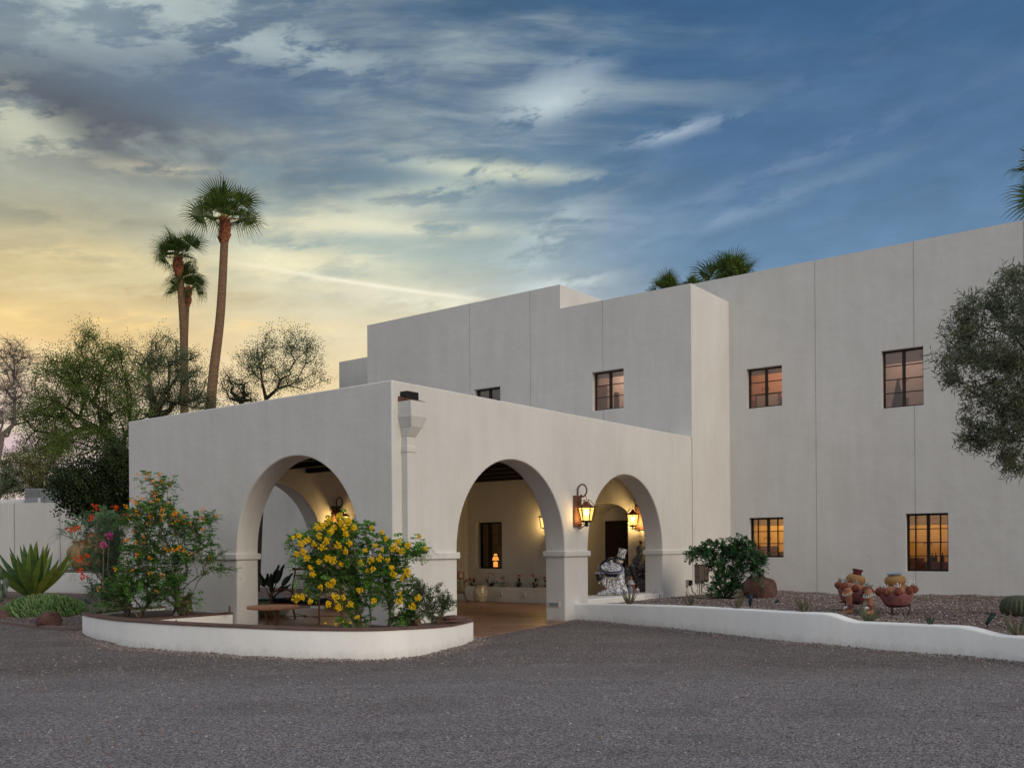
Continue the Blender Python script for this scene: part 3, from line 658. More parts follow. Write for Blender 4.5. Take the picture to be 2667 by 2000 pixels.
# ------------------------------------------------------------------ wall lanterns
def spiral(c, r0, r1, a0, a1, n, ax=(1, 0), up=(0, 1)):
    return [(c[0]+math.cos(a0+(a1-a0)*i/n)*(r0+(r1-r0)*i/n), c[1]+math.sin(a0+(a1-a0)*i/n)*(r0+(r1-r0)*i/n)) for i in range(n+1)]
def lantern(loc, rz, label, iron='rust_iron', power=7, group='wrought iron wall lanterns', arm=.24):
    t_ = thing('wall_lantern', label, 'wall lantern', loc, 0, group)
    o = Vector(loc)
    def Pt(x, y, z): return o+Vector((x, y, z))          # local +x leaves the wall
    B = MB(); B.box(Pt(0, -.14, -.35), Pt(.035, .14, .30)); pb = B.build('backplate', 'rust_plate', t_, bevel=.006)
    cx_ = arm
    B = MB(); pts = [(.03, .10), (.03, .30)]+[(.14+.11*math.cos(a), .40+.13*math.sin(a)) for a in [math.pi-i*math.pi*1.55/18 for i in range(19)]]
    lx, lz = pts[-1]; pts += [(lx+(cx_-.06-lx)*.0-.035*math.sin(i*.7)*(1-i/9), lz+.03*(1-math.cos(i*.7))*(1-i/9)) for i in range(1, 8)]
    B.tube([Pt(x, 0, z) for x, z in pts], [.011]*len(pts), 6, flat=1.6)
    B.tube([Pt(cx_-.02, 0, .29), Pt(cx_, 0, .25), Pt(cx_, 0, .20)], .007, 6)
    B.build('scroll_bracket', iron, t_, smooth=True)
    B = MB(); q = [(.03, -.36), (.06, -.40), (.10, -.38), (.24, -.30), (.27, -.32), (.26, -.35), (.23, -.34)]
    B.tube([Pt(x, 0, z) for x, z in q], .010, 6); B.tube([Pt(.04, 0, -.30), Pt(cx_, 0, -.30), Pt(cx_, 0, -.20)], .008, 6); B.build('lower_bracket', iron, t_, smooth=True)
    # hexagonal cage
    def hexr(r, z): return [Pt(cx_+r*math.cos(R(60*i+30)), r*math.sin(R(60*i+30)), z) for i in range(6)]
    zt_, zb_, rt_, rb_ = .045, -.235, .178, .108
    T_, Bm = hexr(rt_, zt_), hexr(rb_, zb_); B = MB()
    for i in range(6): B.tube([T_[i], Bm[i]], .009, 5); B.tube([T_[i], T_[(i+1) % 6]], .010, 5); B.tube([Bm[i], Bm[(i+1) % 6]], .011, 5)
    M2 = hexr(rt_*.93, zt_-.05)
    for i in range(6): B.tube([M2[i], M2[(i+1) % 6]], .004, 4)
    for i in range(6):
        a = R(60*i+30); ca, sa = math.cos(a), math.sin(a)
        B.tube([Pt(cx_+ca*r, sa*r, z) for r, z in ((.03, .20), (.075, .205), (.125, .14), (.205, .055), (.222, .06), (.215, .08))], .006, 5)
        B.tube([Pt(cx_+ca*r, sa*r, z) for r, z in ((.19, .02), (.165, -.12), (.14, -.235), (.165, -.26), (.18, -.24))], .005, 5)
        B.tube([Pt(cx_+ca*r, sa*r, z) for r, z in ((.108, -.24), (.06, -.27), (.03, -.31), (.055, -.335), (.045, -.35))], .006, 5)
    B.lathe([(.105, -.245), (.05, -.262), (.018, -.28), (.018, -.32), (.03, -.33), (.0, -.35)], Pt(cx_, 0, 0), 10)
    cage = B.build('cage', 'black_iron', t_)
    MB().lathe([(.19, .05), (.13, .085), (.055, .12), (.04, .165), (.02, .18)], Pt(cx_, 0, 0), 6, mtx=Matrix.Rotation(R(30), 3, 'Z')).build('lamp_roof', 'lamp_roof', t_)
    gt, gb = hexr(rt_*.9, zt_-.003), hexr(rb_*.9, zb_+.005)
    g = MB().add(gt+gb, [(i, (i+1) % 6, 6+(i+1) % 6, 6+i) for i in range(6)]).build('lamp_glass', 'lamp_glass', t_)
    MB().ball(Pt(cx_, 0, -.06), (.052, .052, .07), 0, 10, 8).build('bulb', 'lamp_bulb', t_)
    # bulb glare seen through the amber panes: the lamp itself
    for i, (dx, dy, dz, pw) in enumerate(((.0, 0, -.36, power),)):
        ld = bpy.data.lights.new('lantern_light', 'POINT'); ld.energy = pw; ld.color = (1, .73, .40); ld.shadow_soft_size = .07
        lo = bpy.data.objects.new('lantern_light', ld); col.objects.link(lo); lo.parent = t_; lo.location = (cx_, 0, -.17)
    t_.rotation_euler = (0, 0, rz)
    return t_
lantern((0, 5.42, 2.285), 0, 'rusty lit lantern on the outer pier between the two entrance arches', power=14)
lantern((-1.52, 10.67, 2.30), R(-90), 'lit lantern seen through the small arch, right of the dark door', 'black_iron', 80, arm=.36)
lantern((-7.41, 5.42, 2.30), 0, 'dark lantern inside the portico behind the top of the yellow-flowered shrub', 'black_iron', 50)
lantern((-4.40, 10.67, 2.30), R(-90), 'lantern mostly hidden behind the right edge of the large entrance arch', 'black_iron', 42)

# step lights, outlets, switch
def plate(name, label, cat, c0, c1, lens0, lens1, m1, m2, group=None):
    loc = tuple((a+b_)/2 for a, b_ in zip(c0, c1)); t_ = thing(name, label, cat, loc, 0, group)
    MB().box(c0, c1).build('cover', m1, t_, bevel=.003); MB().box(lens0, lens1).build('lens', m2, t_); return t_
plate('step_light', 'unlit louvred step light low on the jamb of the large arch', 'step light', (-.42, 4.955, .275), (-.13, 4.972, .385), (-.385, 4.95, .295), (-.165, 4.956, .365), 'plastic_white', 'grey_glass')
plate('step_light', 'glowing step light low on the wall left of the blue and white statue', 'step light', (-3.92, 10.655, .52), (-3.68, 10.672, .64), (-3.90, 10.65, .53), (-3.70, 10.656, .63), 'plastic_white', 'step_lit')
for i, (x, lb) in enumerate(((-5.42, 'outlet cover on the low patio planter beside the yellow ceramic stool'), (-4.62, 'outlet cover in the middle of the low patio planter front'))):
    t_ = thing('outlet_cover', lb, 'outlet', (x, 9.75, .24), 0, 'outlets on the patio planter'); MB().box((x-.05, 9.70, .15), (x+.05, 9.749, .30)).build('cover', 'plastic_white', t_, bevel=.01)
    MB().box((x-.02, 9.69, .16), (x+.02, 9.702, .20)).build('flap', 'grey_metal', t_)
o = MB().box((-3.642, 11.05, 1.15), (-3.628, 11.13, 1.28)).build('light_switch', 'switch', loc=(-3.64, 11.1, 1.2), bevel=.003); tag(o, 'small light switch on the lit wall left of the dark door', 'switch')
# low planter inside the portico, along the back wall
pp = thing('patio_planter', 'low white stucco planter along the back wall inside the portico', 'planter', (-5.6, 10, 0))
b = MB().box((-7.38, 9.75, -.1), (-3.66, 9.87, .41)).box((-3.78, 9.87, -.1), (-3.66, 10.66, .41)); autosmooth(b.build('planter_wall', 'stucco', pp, bevel=.015))
MB().box((-7.4, 9.871, .1), (-3.781, 10.665, .34)).build('soil', 'soil', pp)

# ------------------------------------------------------------------ curved planter in front of the corner
def spline(P_, n):
    P_ = [Vector((*p, 0)) if len(p) == 2 else Vector(p) for p in P_]; out = []
    Q = [P_[0]*2-P_[1]]+P_+[P_[-1]*2-P_[-2]]
    for i in range(1, len(Q)-2):
        for j in range(n):
            t_ = j/n; a, b_, c, d = Q[i-1], Q[i], Q[i+1], Q[i+2]
            out.append(.5*((2*b_)+(c-a)*t_+(2*a-5*b_+4*c-d)*t_*t_+(3*b_-a-3*c+d)*t_**3))
    out.append(P_[-1]); return out
base_px = [(178, 1368), (230, 1386), (300, 1398), (450, 1412), (600, 1421), (750, 1424), (850, 1421), (930, 1410), (980, 1398), (1012, 1387)]
pts = [tuple(pl(a*D, b_*D, 2, 0))[:2] for a, b_ in base_px]
path = [(-6.75, -.02), (-6.72, -.75), (-6.35, -1.6)]+pts[:-1]+[(1.32, .28), (1.10, .72), (.72, 1.02), (.3, 1.12), (.02, 1.12)]
sp = spline(path, 6)
def wall_along(name, sp, th, zt, mat_, parent=None, loc=None, zb=-.15, rnd=.03, capm=None, capth=.028, over=.014, label=None):
    """thick wall following a centre-outer path; zt(s) top height; th to the left side"""
    n = len(sp); L_, Rr = [], []
    for i, p in enumerate(sp):
        d = (sp[min(i+1, n-1)]-sp[max(i-1, 0)]).normalized(); nrm = Vector((-d.y, d.x, 0)); L_.append(p+nrm*th); Rr.append(p.copy())
    b = MB()
    def strip(off, zlo, zhi):
        prof = []
        for i in range(n):
            d = (Rr[i]-L_[i]).normalized(); z1 = zt(i/(n-1))
            o0 = Rr[i]+d*off; o1 = L_[i]-d*off
            r = min(rnd, .03) if off == 0 else .008
            zh = z1+zhi; zl = (zlo if off == 0 else z1+zlo)
            prof.append([o0+Vector((0, 0, zl)), o0+Vector((0, 0, zh-r)), o0-d*r*.3+Vector((0, 0, zh-r*.3)), o0-d*r+Vector((0, 0, zh)), o1+d*r+Vector((0, 0, zh)), o1+d*r*.3+Vector((0, 0, zh-r*.3)), o1+Vector((0, 0, zh-r)), o1+Vector((0, 0, zl))])
        m_ = 8; vs_ = [v for q in prof for v in q]; fs = []
        for i in range(n-1):
            for j in range(m_-1): fs.append((i*m_+j, (i+1)*m_+j, (i+1)*m_+j+1, i*m_+j+1))
            if off: fs.append((i*m_+m_-1, (i+1)*m_+m_-1, (i+1)*m_, i*m_))
        fs.append(tuple(range(m_-1, -1, -1))); fs.append(tuple((n-1)*m_+j for j in range(m_)))
        return vs_, fs
    b.add(*strip(0, zb, 0)); o = autosmooth(b.build(name, mat_, parent, loc, norm=True), 50)
    if capm:
        c = MB().add(*strip(over, .001, capth)); autosmooth(c.build('coping', capm, parent, norm=True), 50)
    return o
def arc_s(sp):
    s = [0]
    for a, b_ in zip(sp, sp[1:]): s.append(s[-1]+(b_-a).length)
    return s
def ztop_p(t_):                          # measured top heights along the curve
    L_a = arc_s(sp); i = min(int(t_*(len(sp)-1)+.5), len(sp)-1); a = L_a[i]
    k0 = min(range(len(sp)), key=lambda j: (sp[j].xy-Vector(pts[0])).length); k1 = min(range(len(sp)), key=lambda j: (sp[j].xy-Vector(pts[-2])).length)
    lo, hi = L_a[k0], L_a[k1]
    return float(np.interp(a, [0, lo, lo+(hi-lo)*.35, lo+(hi-lo)*.6, lo+(hi-lo)*.85, hi, L_a[-1]], [.335, .345, .392, .405, .385, .325, .315]))
planter = thing('curved_planter', 'low curved white planter wall with brown tile coping in front of the portico corner', 'planter wall', (-2, -1.5, 0))
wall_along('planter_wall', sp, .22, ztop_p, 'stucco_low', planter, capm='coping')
# return walls that close the two beds
r1 = spline([(-4.05, -2.5), (-4.16, -1.39), (-4.24, -.04)], 5); wall_along('return_wall', r1, .16, lambda t_: .29, 'stucco_low', planter, capm='coping', capth=.03)
r2 = spline([(.28, -2.6), (-.17, -1.26), (-.85, -.04)], 5); wall_along('return_wall', r2, -.16, lambda t_: .265, 'stucco_low', planter, capm='coping', capth=.03)
MB().prism([(-6.7, -.01), (-6.6, -.8), (-6.2, -1.6), (-5.6, -2.1), (-4.3, -2.45), (-4.2, -2.4), (-4.3, -1.4), (-4.38, -.01)], .0, .285, 'xy').build('soil', 'soil', planter, norm=True)
MB().prism([(.45, -2.45), (.5, -2.4), (1.0, -2.0), (1.45, -1.2), (1.0, .2), (.6, .8), (.01, .9), (.01, -.01), (-.7, -.01), (0.02, -1.26)], .0, .24, 'xy').build('soil', 'soil', planter, norm=True)

# ------------------------------------------------------------------ stepped garden wall on the right
wp = [(1237, 1343), (1340, 1346), (1500, 1362), (1700, 1385), (1900, 1402), (2060, 1416), (2212, 1430), (2420, 1452)]
rwp = spline([(-.02, 5.30)]+[tuple(pl(a*D, b_*D, 2, 0))[:2] for a, b_ in wp[1:]]+[(13.2, 1.35), (17.5, 1.0)], 8)
xs_w = [p.x for p in rwp]
def ztw(t_):
    x = rwp[min(int(round(t_*(len(rwp)-1))), len(rwp)-1)].x
    x1 = pl(1822*D, 1393*D, 2, 0).x; x2 = pl(2105*D, 1420*D, 2, 0).x
    def ss(a, b_, v): q = min(1, max(0, (v-a)/(b_-a))); return q*q*(3-2*q)
    return np.interp(x, [0, 1, 3, 5.9], [.335, .37, .425, .475])-ss(x1-.28, x1+.28, x)*.105+np.interp(x, [x1, x2], [0, .035])-ss(x2-.25, x2+.35, x)*.085
# denser sampling so the steps are crisp
dense = []
for a, b_ in zip(rwp, rwp[1:]):
    k_ = max(1, int((b_-a).length/.05))
    for j in range(k_): dense.append(a.lerp(b_, j/k_))
dense.append(rwp[-1]); rwp = dense
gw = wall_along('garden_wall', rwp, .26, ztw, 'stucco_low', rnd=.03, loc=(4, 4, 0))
tag(gw, 'long low white garden wall with two sloping steps along the gravel bed', 'garden wall')
# raised gravel bed between that wall and the house
def wall_y(x): return float(np.interp(x, [p.x for p in rwp], [p.y for p in rwp]))
def wall_z(x):
    i = int(np.argmin([abs(p.x-x) for p in rwp])); return float(ztw(i/(len(rwp)-1)))
def bed_z(x, y):
    yw = wall_y(x)+.13; f = min(1, max(0, (y-yw)/2.0)); f = f*f*(3-2*f)
    a = wall_z(x)-.02; b_ = .30+.03*math.sin(x*1.3)*math.sin(y*1.1)
    z = a*(1-f)+b_*f
    if x < 1.2: z = min(z, .26+.11*max(0, min(1, (x)/1.2)))
    return z+.012*math.sin(x*7.1)*math.sin(y*6.3)
bx0 = .003
vs_ = []; fs = []; nx_, ny_ = 150, 70
for i in range(nx_+1):
    x = bx0+(17.2-bx0)*(i/nx_)
    for j in range(ny_+1):
        y0_ = wall_y(x)+.10; y = y0_+(12.897-y0_)*j/ny_; vs_.append((x, y, bed_z(x, y)))
for i in range(nx_):
    for j in range(ny_): a = i*(ny_+1)+j; fs.append((a, a+ny_+1, a+ny_+2, a+1))
tag(MB().add(vs_, fs).build('garden_bed', 'gravel_bed', smooth=True), kind='structure')

# loose stones that break the edges of walls and beds
def pebbles(name, pts, sz, seed):
    rg = np.random.default_rng(seed); P = np.array(pts); n = len(P)
    base = np.array([(1, 0, 0), (-1, 0, 0), (0, 1, 0), (0, -1, 0), (0, 0, 1), (0, 0, -.6), ])
    F = np.array([(0, 2, 4), (2, 1, 4), (1, 3, 4), (3, 0, 4), (2, 0, 5), (1, 2, 5), (3, 1, 5), (0, 3, 5)])
    S = sz*rg.uniform(.5, 1.4, (n, 1, 1))*rg.uniform(.6, 1.2, (n, 6, 1)); an = rg.uniform(0, 6.28, n)
    V = base[None]*S; ca, sa = np.cos(an)[:, None], np.sin(an)[:, None]
    V = np.stack([V[..., 0]*ca-V[..., 1]*sa, V[..., 0]*sa+V[..., 1]*ca, V[..., 2]*.75], -1)+P[:, None, :]
    me = bpy.data.meshes.new(name); me.vertices.add(n*6); me.vertices.foreach_set('co', V.reshape(-1))
    idx = (F[None]+np.arange(n)[:, None, None]*6).reshape(-1); nf = n*8
    me.loops.add(nf*3); me.loops.foreach_set('vertex_index', idx.astype(np.int32)); me.polygons.add(nf)
    me.polygons.foreach_set('loop_start', np.arange(0, nf*3, 3, dtype=np.int32)); me.update(calc_edges=True); me.validate()
    me.materials.append(MATS['pebbles']); o = bpy.data.objects.new(name, me); col.objects.link(o); return tag(o, kind='stuff')
rr = random.Random(3); P1 = []
for s_path, side in ((sp, -1), (rwp, -1)):
    for i in range(len(s_path)-1):
        a, b_ = s_path[i], s_path[i+1]; d = b_-a
        if d.length < 1e-6: continue
        nrm = Vector((-d.y, d.x, 0)).normalized()*side
        for k_ in range(int(d.length*420+.5)):
            u_ = abs(rr.gauss(0, .16)); q = a.lerp(b_, rr.random())+nrm*u_; hp = .022*max(0, 1-u_/.10)*(.6+.8*math.sin(q.x*2.3+q.y*3.1)**2); P1.append((q.x, q.y, gz(q.x, q.y)+.006+hp*rr.random()))
for k_ in range(5200):
    dpt = 6.3+rr.random()**.8*8; q = CAM+FW*dpt+RT*((rr.random()-.5)*dpt*1.15)
    if (q.x > 2.3 or q.y < -3.2) and not (q.x > 0 and q.y > wall_y(q.x)): P1.append((q.x, q.y, gz(q.x, q.y)+.004))
tag(pebbles('loose_gravel', P1, .014, 1), 'loose crushed stones scattered over the drive and along the wall feet', 'gravel')
P2 = []
for k_ in range(21000):
    x = .1+rr.random()**1.15*16; y0_ = wall_y(x)+.2; y = y0_+(12.85-y0_)*rr.random(); P2.append((x, y, bed_z(x, y)+.008))
tag(pebbles('bed_gravel', P2, .022, 2), 'coarse red-brown stones covering the raised bed beside the house', 'gravel')

# ------------------------------------------------------------------ left garden, terrace and far building
def zdepth(px, py, z): return float((pl(px, py, 2, z)-CAM).dot(FW))
lw0 = pl(-90, 1537, 2, 0); lw1 = pl(336, 1549, 2, 0)
o = wall_along('retaining_wall', spline([tuple(lw0)[:2], tuple(lw0.lerp(lw1, .5))[:2], tuple(lw1)[:2]], 8), .25, lambda t_: .73, 'stucco_far', loc=tuple(lw0))
tag(o, 'low cream retaining wall behind the large agave', 'retaining wall')
dirw = (lw1-lw0).normalized(); nrw = Vector((-dirw.y, dirw.x, 0))
_q = lw1+nrw*7.5-dirw*2.9; _e = spline([(lw1.x, lw1.y), ((lw1.x+_q.x)/2, (lw1.y+_q.y)/2), (_q.x, _q.y)], 5); o = wall_along('retaining_wall', _e, .25, lambda t_: .73, 'stucco_far', loc=tuple(lw1)); tag(o, 'end of the terrace retaining wall turning back behind the portico', 'retaining wall')
a0 = lw0+nrw*.2; a1 = lw1+nrw*.2; a2 = lw1+nrw*7.3-dirw*2.8; a3 = lw0+nrw*16
n_ = 12; vs_ = []; fs = []
for i in range(n_+1):
    for j in range(n_+1):
        q = a0.lerp(a1, i/n_).lerp(a3.lerp(a2, i/n_), j/n_); vs_.append((q.x, q.y, .66+.32*(j/n_)+.02*math.sin(i*2+j)))
for i in range(n_):
    for j in range(n_): k_ = i*(n_+1)+j; fs.append((k_, k_+n_+1, k_+n_+2, k_+1))
tag(MB().add(vs_, fs).build('garden_terrace', 'gravel_bed', smooth=True), kind='structure')
fb = thing('garden_building', 'long low white building across the garden at the far left', 'building', tuple(at(160, 1450, 40)))
def slab(px0, px1, pyt, depth, thick, zb, name, m_, par):
    A = at(px0, pyt, depth); B_ = at(px1, pyt, depth); zt = (A.z+B_.z)/2
    d = (B_-A); d.z = 0; n_ = Vector((-d.y, d.x, 0)).normalized()*thick
    P_ = [A, B_, B_+n_, A+n_]; b = MB().add([(p.x, p.y, zb) for p in P_]+[(p.x, p.y, zt) for p in P_], [(0, 3, 2, 1), (4, 5, 6, 7), (0, 1, 5, 4), (1, 2, 6, 5), (2, 3, 7, 6), (3, 0, 4, 7)])
    return b.build(name, m_, par)
slab(-220, 430, 1309, 40, 5, .2, 'wall', 'stucco_far', fb)
slab(95, 430, 1299, 42, 2.5, 2.9, 'parapet', 'stucco_far', fb)
slab(-200, 62, 1302, 42, 2.5, 2.9, 'parapet', 'stucco_far', fb)
for px in (37, 156, 290):
    A = at(px, 1311, 39.99); MB().tube([A, (A.x, A.y, .8)], .012, 4).build('control_joint', 'joint', fb)
ac = thing('rooftop_unit', 'grey air conditioning unit on the roof of the low white building', 'air conditioner', tuple(at(95, 1310, 41)))
slab(64, 108, 1272, 41, 1.5, 3.0, 'housing', 'ac_metal', ac)
g_ = MB()
for i in range(12):
    A = at(66+i*3.6, 1274, 40.97); g_.tube([A, (A.x, A.y, A.z-.34)], .012, 4)
g_.build('louvre', 'joint', ac)
slab(109, 128, 1274, 41.3, 1.4, 3.0, 'side_panel', 'grey_metal', ac)
slab(98, 105, 1296, 40.95, .03, 3.35, 'label_plate', 'white_clay', ac)

# stone edging on the drive at far left
ed = [pl(x, y, 2, 0) for x, y in ((-120, 1608), (0, 1622), (100, 1634), (200, 1640), (240, 1640))]
o = wall_along('stone_edging', spline([tuple(p)[:2] for p in ed], 6), .12, lambda t_: .05, 'edging', rnd=.02, loc=tuple(ed[1])); tag(o, 'flat brown stone edging between the drive and the cactus bed', 'edging')
# cactus bed soil gravel (browner) left of the planter
vs_ = []; fs = []
ed2 = spline([tuple(p)[:2] for p in ed], 8); bk = [pl(x, 1556, 2, 0) for x in np.linspace(-120, 330, len(ed2))]
for i, (p, q) in enumerate(zip(ed2, bk)):
    for j in range(9):
        t_ = j/8; v = p.lerp(Vector((q.x, q.y, 0)), t_); vs_.append((v.x, v.y, .012+.05*math.sin(t_*3.1)+.02*math.sin(i*1.3+j)))
for i in range(len(ed2)-1):
    for j in range(8): k_ = i*9+j; fs.append((k_, k_+9, k_+10, k_+1))
tag(MB().add(vs_, fs).build('cactus_bed', 'gravel_bed', smooth=True), kind='structure')
# gravel garden seen through the arches
gv = MB().add([(-30, 3.0, .004), (-7.95, 3.0, .004), (-7.95, 12.88, .01), (-30, 12.88, .01)], [(0, 1, 2, 3)]); tag(gv.build('side_garden', 'gravel_bed'), kind='structure')

# ------------------------------------------------------------------ rocks
def rock(name, c, r, label, m_='rock', seed=1, parent=None, group=None):
    rg = random.Random(seed); b = MB().ball((0, 0, 0), 1, 0, 26, 18); c = Vector(c)
    pl_ = [(Vector((rg.gauss(0, 1), rg.gauss(0, 1), rg.gauss(0, .8))).normalized(), rg.uniform(.50, .86)) for _ in range(13)]
    out = []
    for v in b.v:
        v = Vector(v)
        for n_, d_ in pl_:
            k_ = v.dot(n_)
            if k_ > d_: v = v-n_*(k_-d_)
        v *= 1+.07*math.sin(v.x*7+seed)*math.sin(v.y*6+1)+.05*math.sin(v.z*11+seed*2)*math.sin(v.x*9)
        out.append((c.x+v.x*r[0], c.y+v.y*r[1], c.z+v.z*r[2]))
    b.v = out; o = b.build(name, m_, parent, tuple(c)); autosmooth(o, 35)
    if not parent: tag(o, label, 'rock', group)
    return o
rock('boulder', (2.0, 10.1, .38), (.62, .42, .42), 'large red-brown boulder behind the round-leaved shrub', seed=17)
rock('boulder', (-4.75, -.75, .42), (.24, .2, .36), 'reddish boulder among the trunks of the orange-flowered shrub', seed=5)
rock('boulder', (.62, -.15, .30), (.22, .16, .15), 'pale rough rock left of the two at the foot of the rain pipe', 'rock_tan', 6)
rock('boulder', (.98, .18, .31), (.20, .15, .17), 'pale rough rock right of the two at the foot of the rain pipe', 'rock_tan', 9)
rock('boulder', tuple(pl(134, 1619, 2, .1)), (.34, .25, .22), 'brown rock in front of the green finger-like succulent mound', 'rock', 10)
rock('boulder', tuple(pl(158, 1575, 2, .15)), (.42, .35, .32), 'dark purple rock behind the succulent mound', 'rock', 11)
for i, (px, py, s_r) in enumerate(((20, 1594, .45), (52, 1578, .42), (72, 1590, .34), (5, 1604, .36))):
    rock('boulder', tuple(pl(px, py, 2, .06)), (s_r*.8, s_r*.6, s_r*.45), ['broad low rock left of the succulent mound', 'reddish rock under the left side of the agave', 'small rock between the agave and the succulent mound', 'low rock at the left edge of the photo near the edging'][i], 'rock', 20+i)
rock('stone', tuple(pl(198, 1583, 2, .03)), (.18, .14, .09), 'small orange-brown stone right of the succulent mound', 'rock_tan', 30)
o = MB().lathe([(.0, 0), (.19, .0), (.2, .03), (.12, .06), (0, .07)], (1.36, -.05, .405), 16).build('flat_stone', 'rock', loc=(1.36, -.05, .40)); tag(o, 'flat dark stone lying on the right end of the curved planter', 'stone')

# ------------------------------------------------------------------ vegetation
def grow(base, targets, seed, step=.25, jit=.06, start=None, pull=.35, up=.0):
    """branch skeleton: every target is reached from the nearest existing node"""
    rg = np.random.default_rng(seed); base = np.array(base, float)
    nodes = [base]; par = [-1]; dist = [0.]
    if start:
        for p in start: par.append(len(nodes)-1); dist.append(dist[-1]+np.linalg.norm(np.array(p)-nodes[-1])); nodes.append(np.array(p, float))
    tg = sorted([np.array(t_, float) for t_ in targets], key=lambda q: np.linalg.norm(q-base)); tips = []
    first = 1 if start else 0
    for t_ in tg:
        A = np.array(nodes[first:]); dd = np.linalg.norm(A-t_, axis=1)+pull*np.array(dist[first:])+rg.uniform(0, .1, len(A))
        k_ = int(np.argmin(dd))+first; p0 = nodes[k_]; L_ = np.linalg.norm(t_-p0); m_ = max(1, int(L_/step))
        dirp = (p0-nodes[par[k_]]) if par[k_] >= 0 else np.array((0, 0, 1.)); dirp = dirp/(np.linalg.norm(dirp)+1e-9)
        c1 = p0+dirp*L_*.35+np.array((0, 0, up*L_)); cur = k_
        for i in range(1, m_+1):
            u = i/m_; q = (1-u)**2*p0+2*u*(1-u)*c1+u*u*t_+rg.normal(0, jit*step, 3)*(u < 1)
            par.append(cur); nodes.append(q); dist.append(dist[cur]+np.linalg.norm(q-nodes[cur])); cur = len(nodes)-1
        tips.append(cur)
    return nodes, par, tips
def wood(b, nodes, par, rt, rtip=.006, ex=.60, n=5, mi=0, maxr=None):
    cnt = [0]*len(nodes); kids = [0]*len(nodes)
    for i in range(1, len(nodes)): kids[par[i]] += 1
    for i in range(len(nodes)-1, 0, -1):
        if kids[i] == 0: cnt[i] = 1
        cnt[par[i]] += cnt[i]
    tot = max(cnt[0], 1); rad = [rtip+(rt-rtip)*(c/tot)**ex for c in cnt]
    for i in range(1, len(nodes)):
        b.tube([nodes[par[i]], nodes[i]], [rad[par[i]] if par[i] != 0 or i == 1 else rad[i]*1.2, rad[i]], n if rad[i] > .03 else 3, mi, cap=False)
    return rad
def rdir(rg):
    v = Vector((rg.gauss(0, 1), rg.gauss(0, 1), rg.gauss(0, 1))); return v.normalized()
def leaf(b, p, d, nrm, L_, W, mi=0, shape='lance'):
    d = d.normalized(); s2 = d.cross(nrm); s2 = s2.normalized() if s2.length > 1e-6 else Vector((1, 0, 0))
    if shape == 'quad': b.add([p-s2*W*.5, p+s2*W*.5, p+d*L_+s2*W*.35, p+d*L_-s2*W*.35], [(0, 1, 2, 3)], mi)
    else: b.add([p, p+d*L_*.45+s2*W*.5, p+d*L_, p+d*L_*.45-s2*W*.5], [(0, 1, 2, 3)], mi)
def pinnate(b, p, d, rg, L_, n, lw, ll, mi=0, droop=.3, twig=True):
    """a leaf stalk with paired leaflets"""
    d = d.normalized(); side = d.cross(Vector((0, 0, 1))); side = side.normalized() if side.length > .05 else Vector((1, 0, 0)); upn = side.cross(d)
    for i in range(n):
        t_ = (i+1)/n; q = p+d*L_*t_-Vector((0, 0, droop*L_*t_*t_))
        for sg in (-1, 1):
            leaf(b, q, (side*sg+d*.55+Vector((0, 0, rg.uniform(-.35, .15)))), upn, ll*(1-.3*abs(t_-.4)), lw, mi)
    leaf(b, p+d*L_-Vector((0, 0, droop*L_)), d-Vector((0, 0, droop)), upn, ll, lw, mi)
def lobes_pts(lobes, rg, dens):
    out = []
    for c, r in lobes:
        n = int(dens*max(r[0]*r[2], .02)) + 3
        for _ in range(n):
            v = rdir(rg)*rg.random()**.40; out.append((c[0]+v.x*r[0], c[1]+v.y*r[1], c[2]+v.z*r[2]))
    return out
def plobe(px, py, rx, ry, depth, dz=None):
    """ellipsoid lobe given where its middle stands in the photo at its real distance"""
    k_ = depth/F_*D; c = atD(px, py, depth); r = rx*k_; return ((c.x, c.y, c.z), (r, (dz if dz else r), ry*k_))

def mesquite(name, label, base, lobes, seed, dens=9, leafm='leaf_mesquite', rt=.2, bark='bark_dark', sprigs=12, ll=.10, lw=.034, start=None, group=None, spread=.45, twigs=True, cat='tree', gap=0, stems=None):
    base = (base[0], base[1], -.05); rg = random.Random(seed); t_ = thing(name, label, cat, tuple(base), 0, group)
    tg = lobes_pts(lobes, rg, dens*3.2); sprigs = int(sprigs*1.9); spread *= 1.0
    nodes, par, tips = grow(base, tg, seed, step=.45, jit=.12, start=start)
    b = MB(); wood(b, nodes, par, rt, .005, .68); b.build('trunk', bark, t_)
    b = MB()
    for ti in tips:
        if rg.random() < gap: continue
        p = Vector(nodes[ti]); q = Vector(nodes[par[ti]])
        for _ in range(sprigs):
            o_ = q.lerp(p, rg.random()*1.1)+rdir(rg)*spread*rg.random()
            d = (rdir(rg)+Vector((0, 0, -.15))).normalized(); L_ = rg.uniform(.18, .40)
            side = d.cross(rdir(rg)).normalized(); nr = d.cross(side)
            for i in range(5):
                u = i/4; w_ = o_+d*L_*u
                leaf(b, w_, (side*(1 if i % 2 else -1)+d*.5), nr, ll*.85*rg.uniform(.7, 1.2), lw*.85)
    b.build('crown', leafm, t_); return t_
G1 = 'trees beyond the portico'
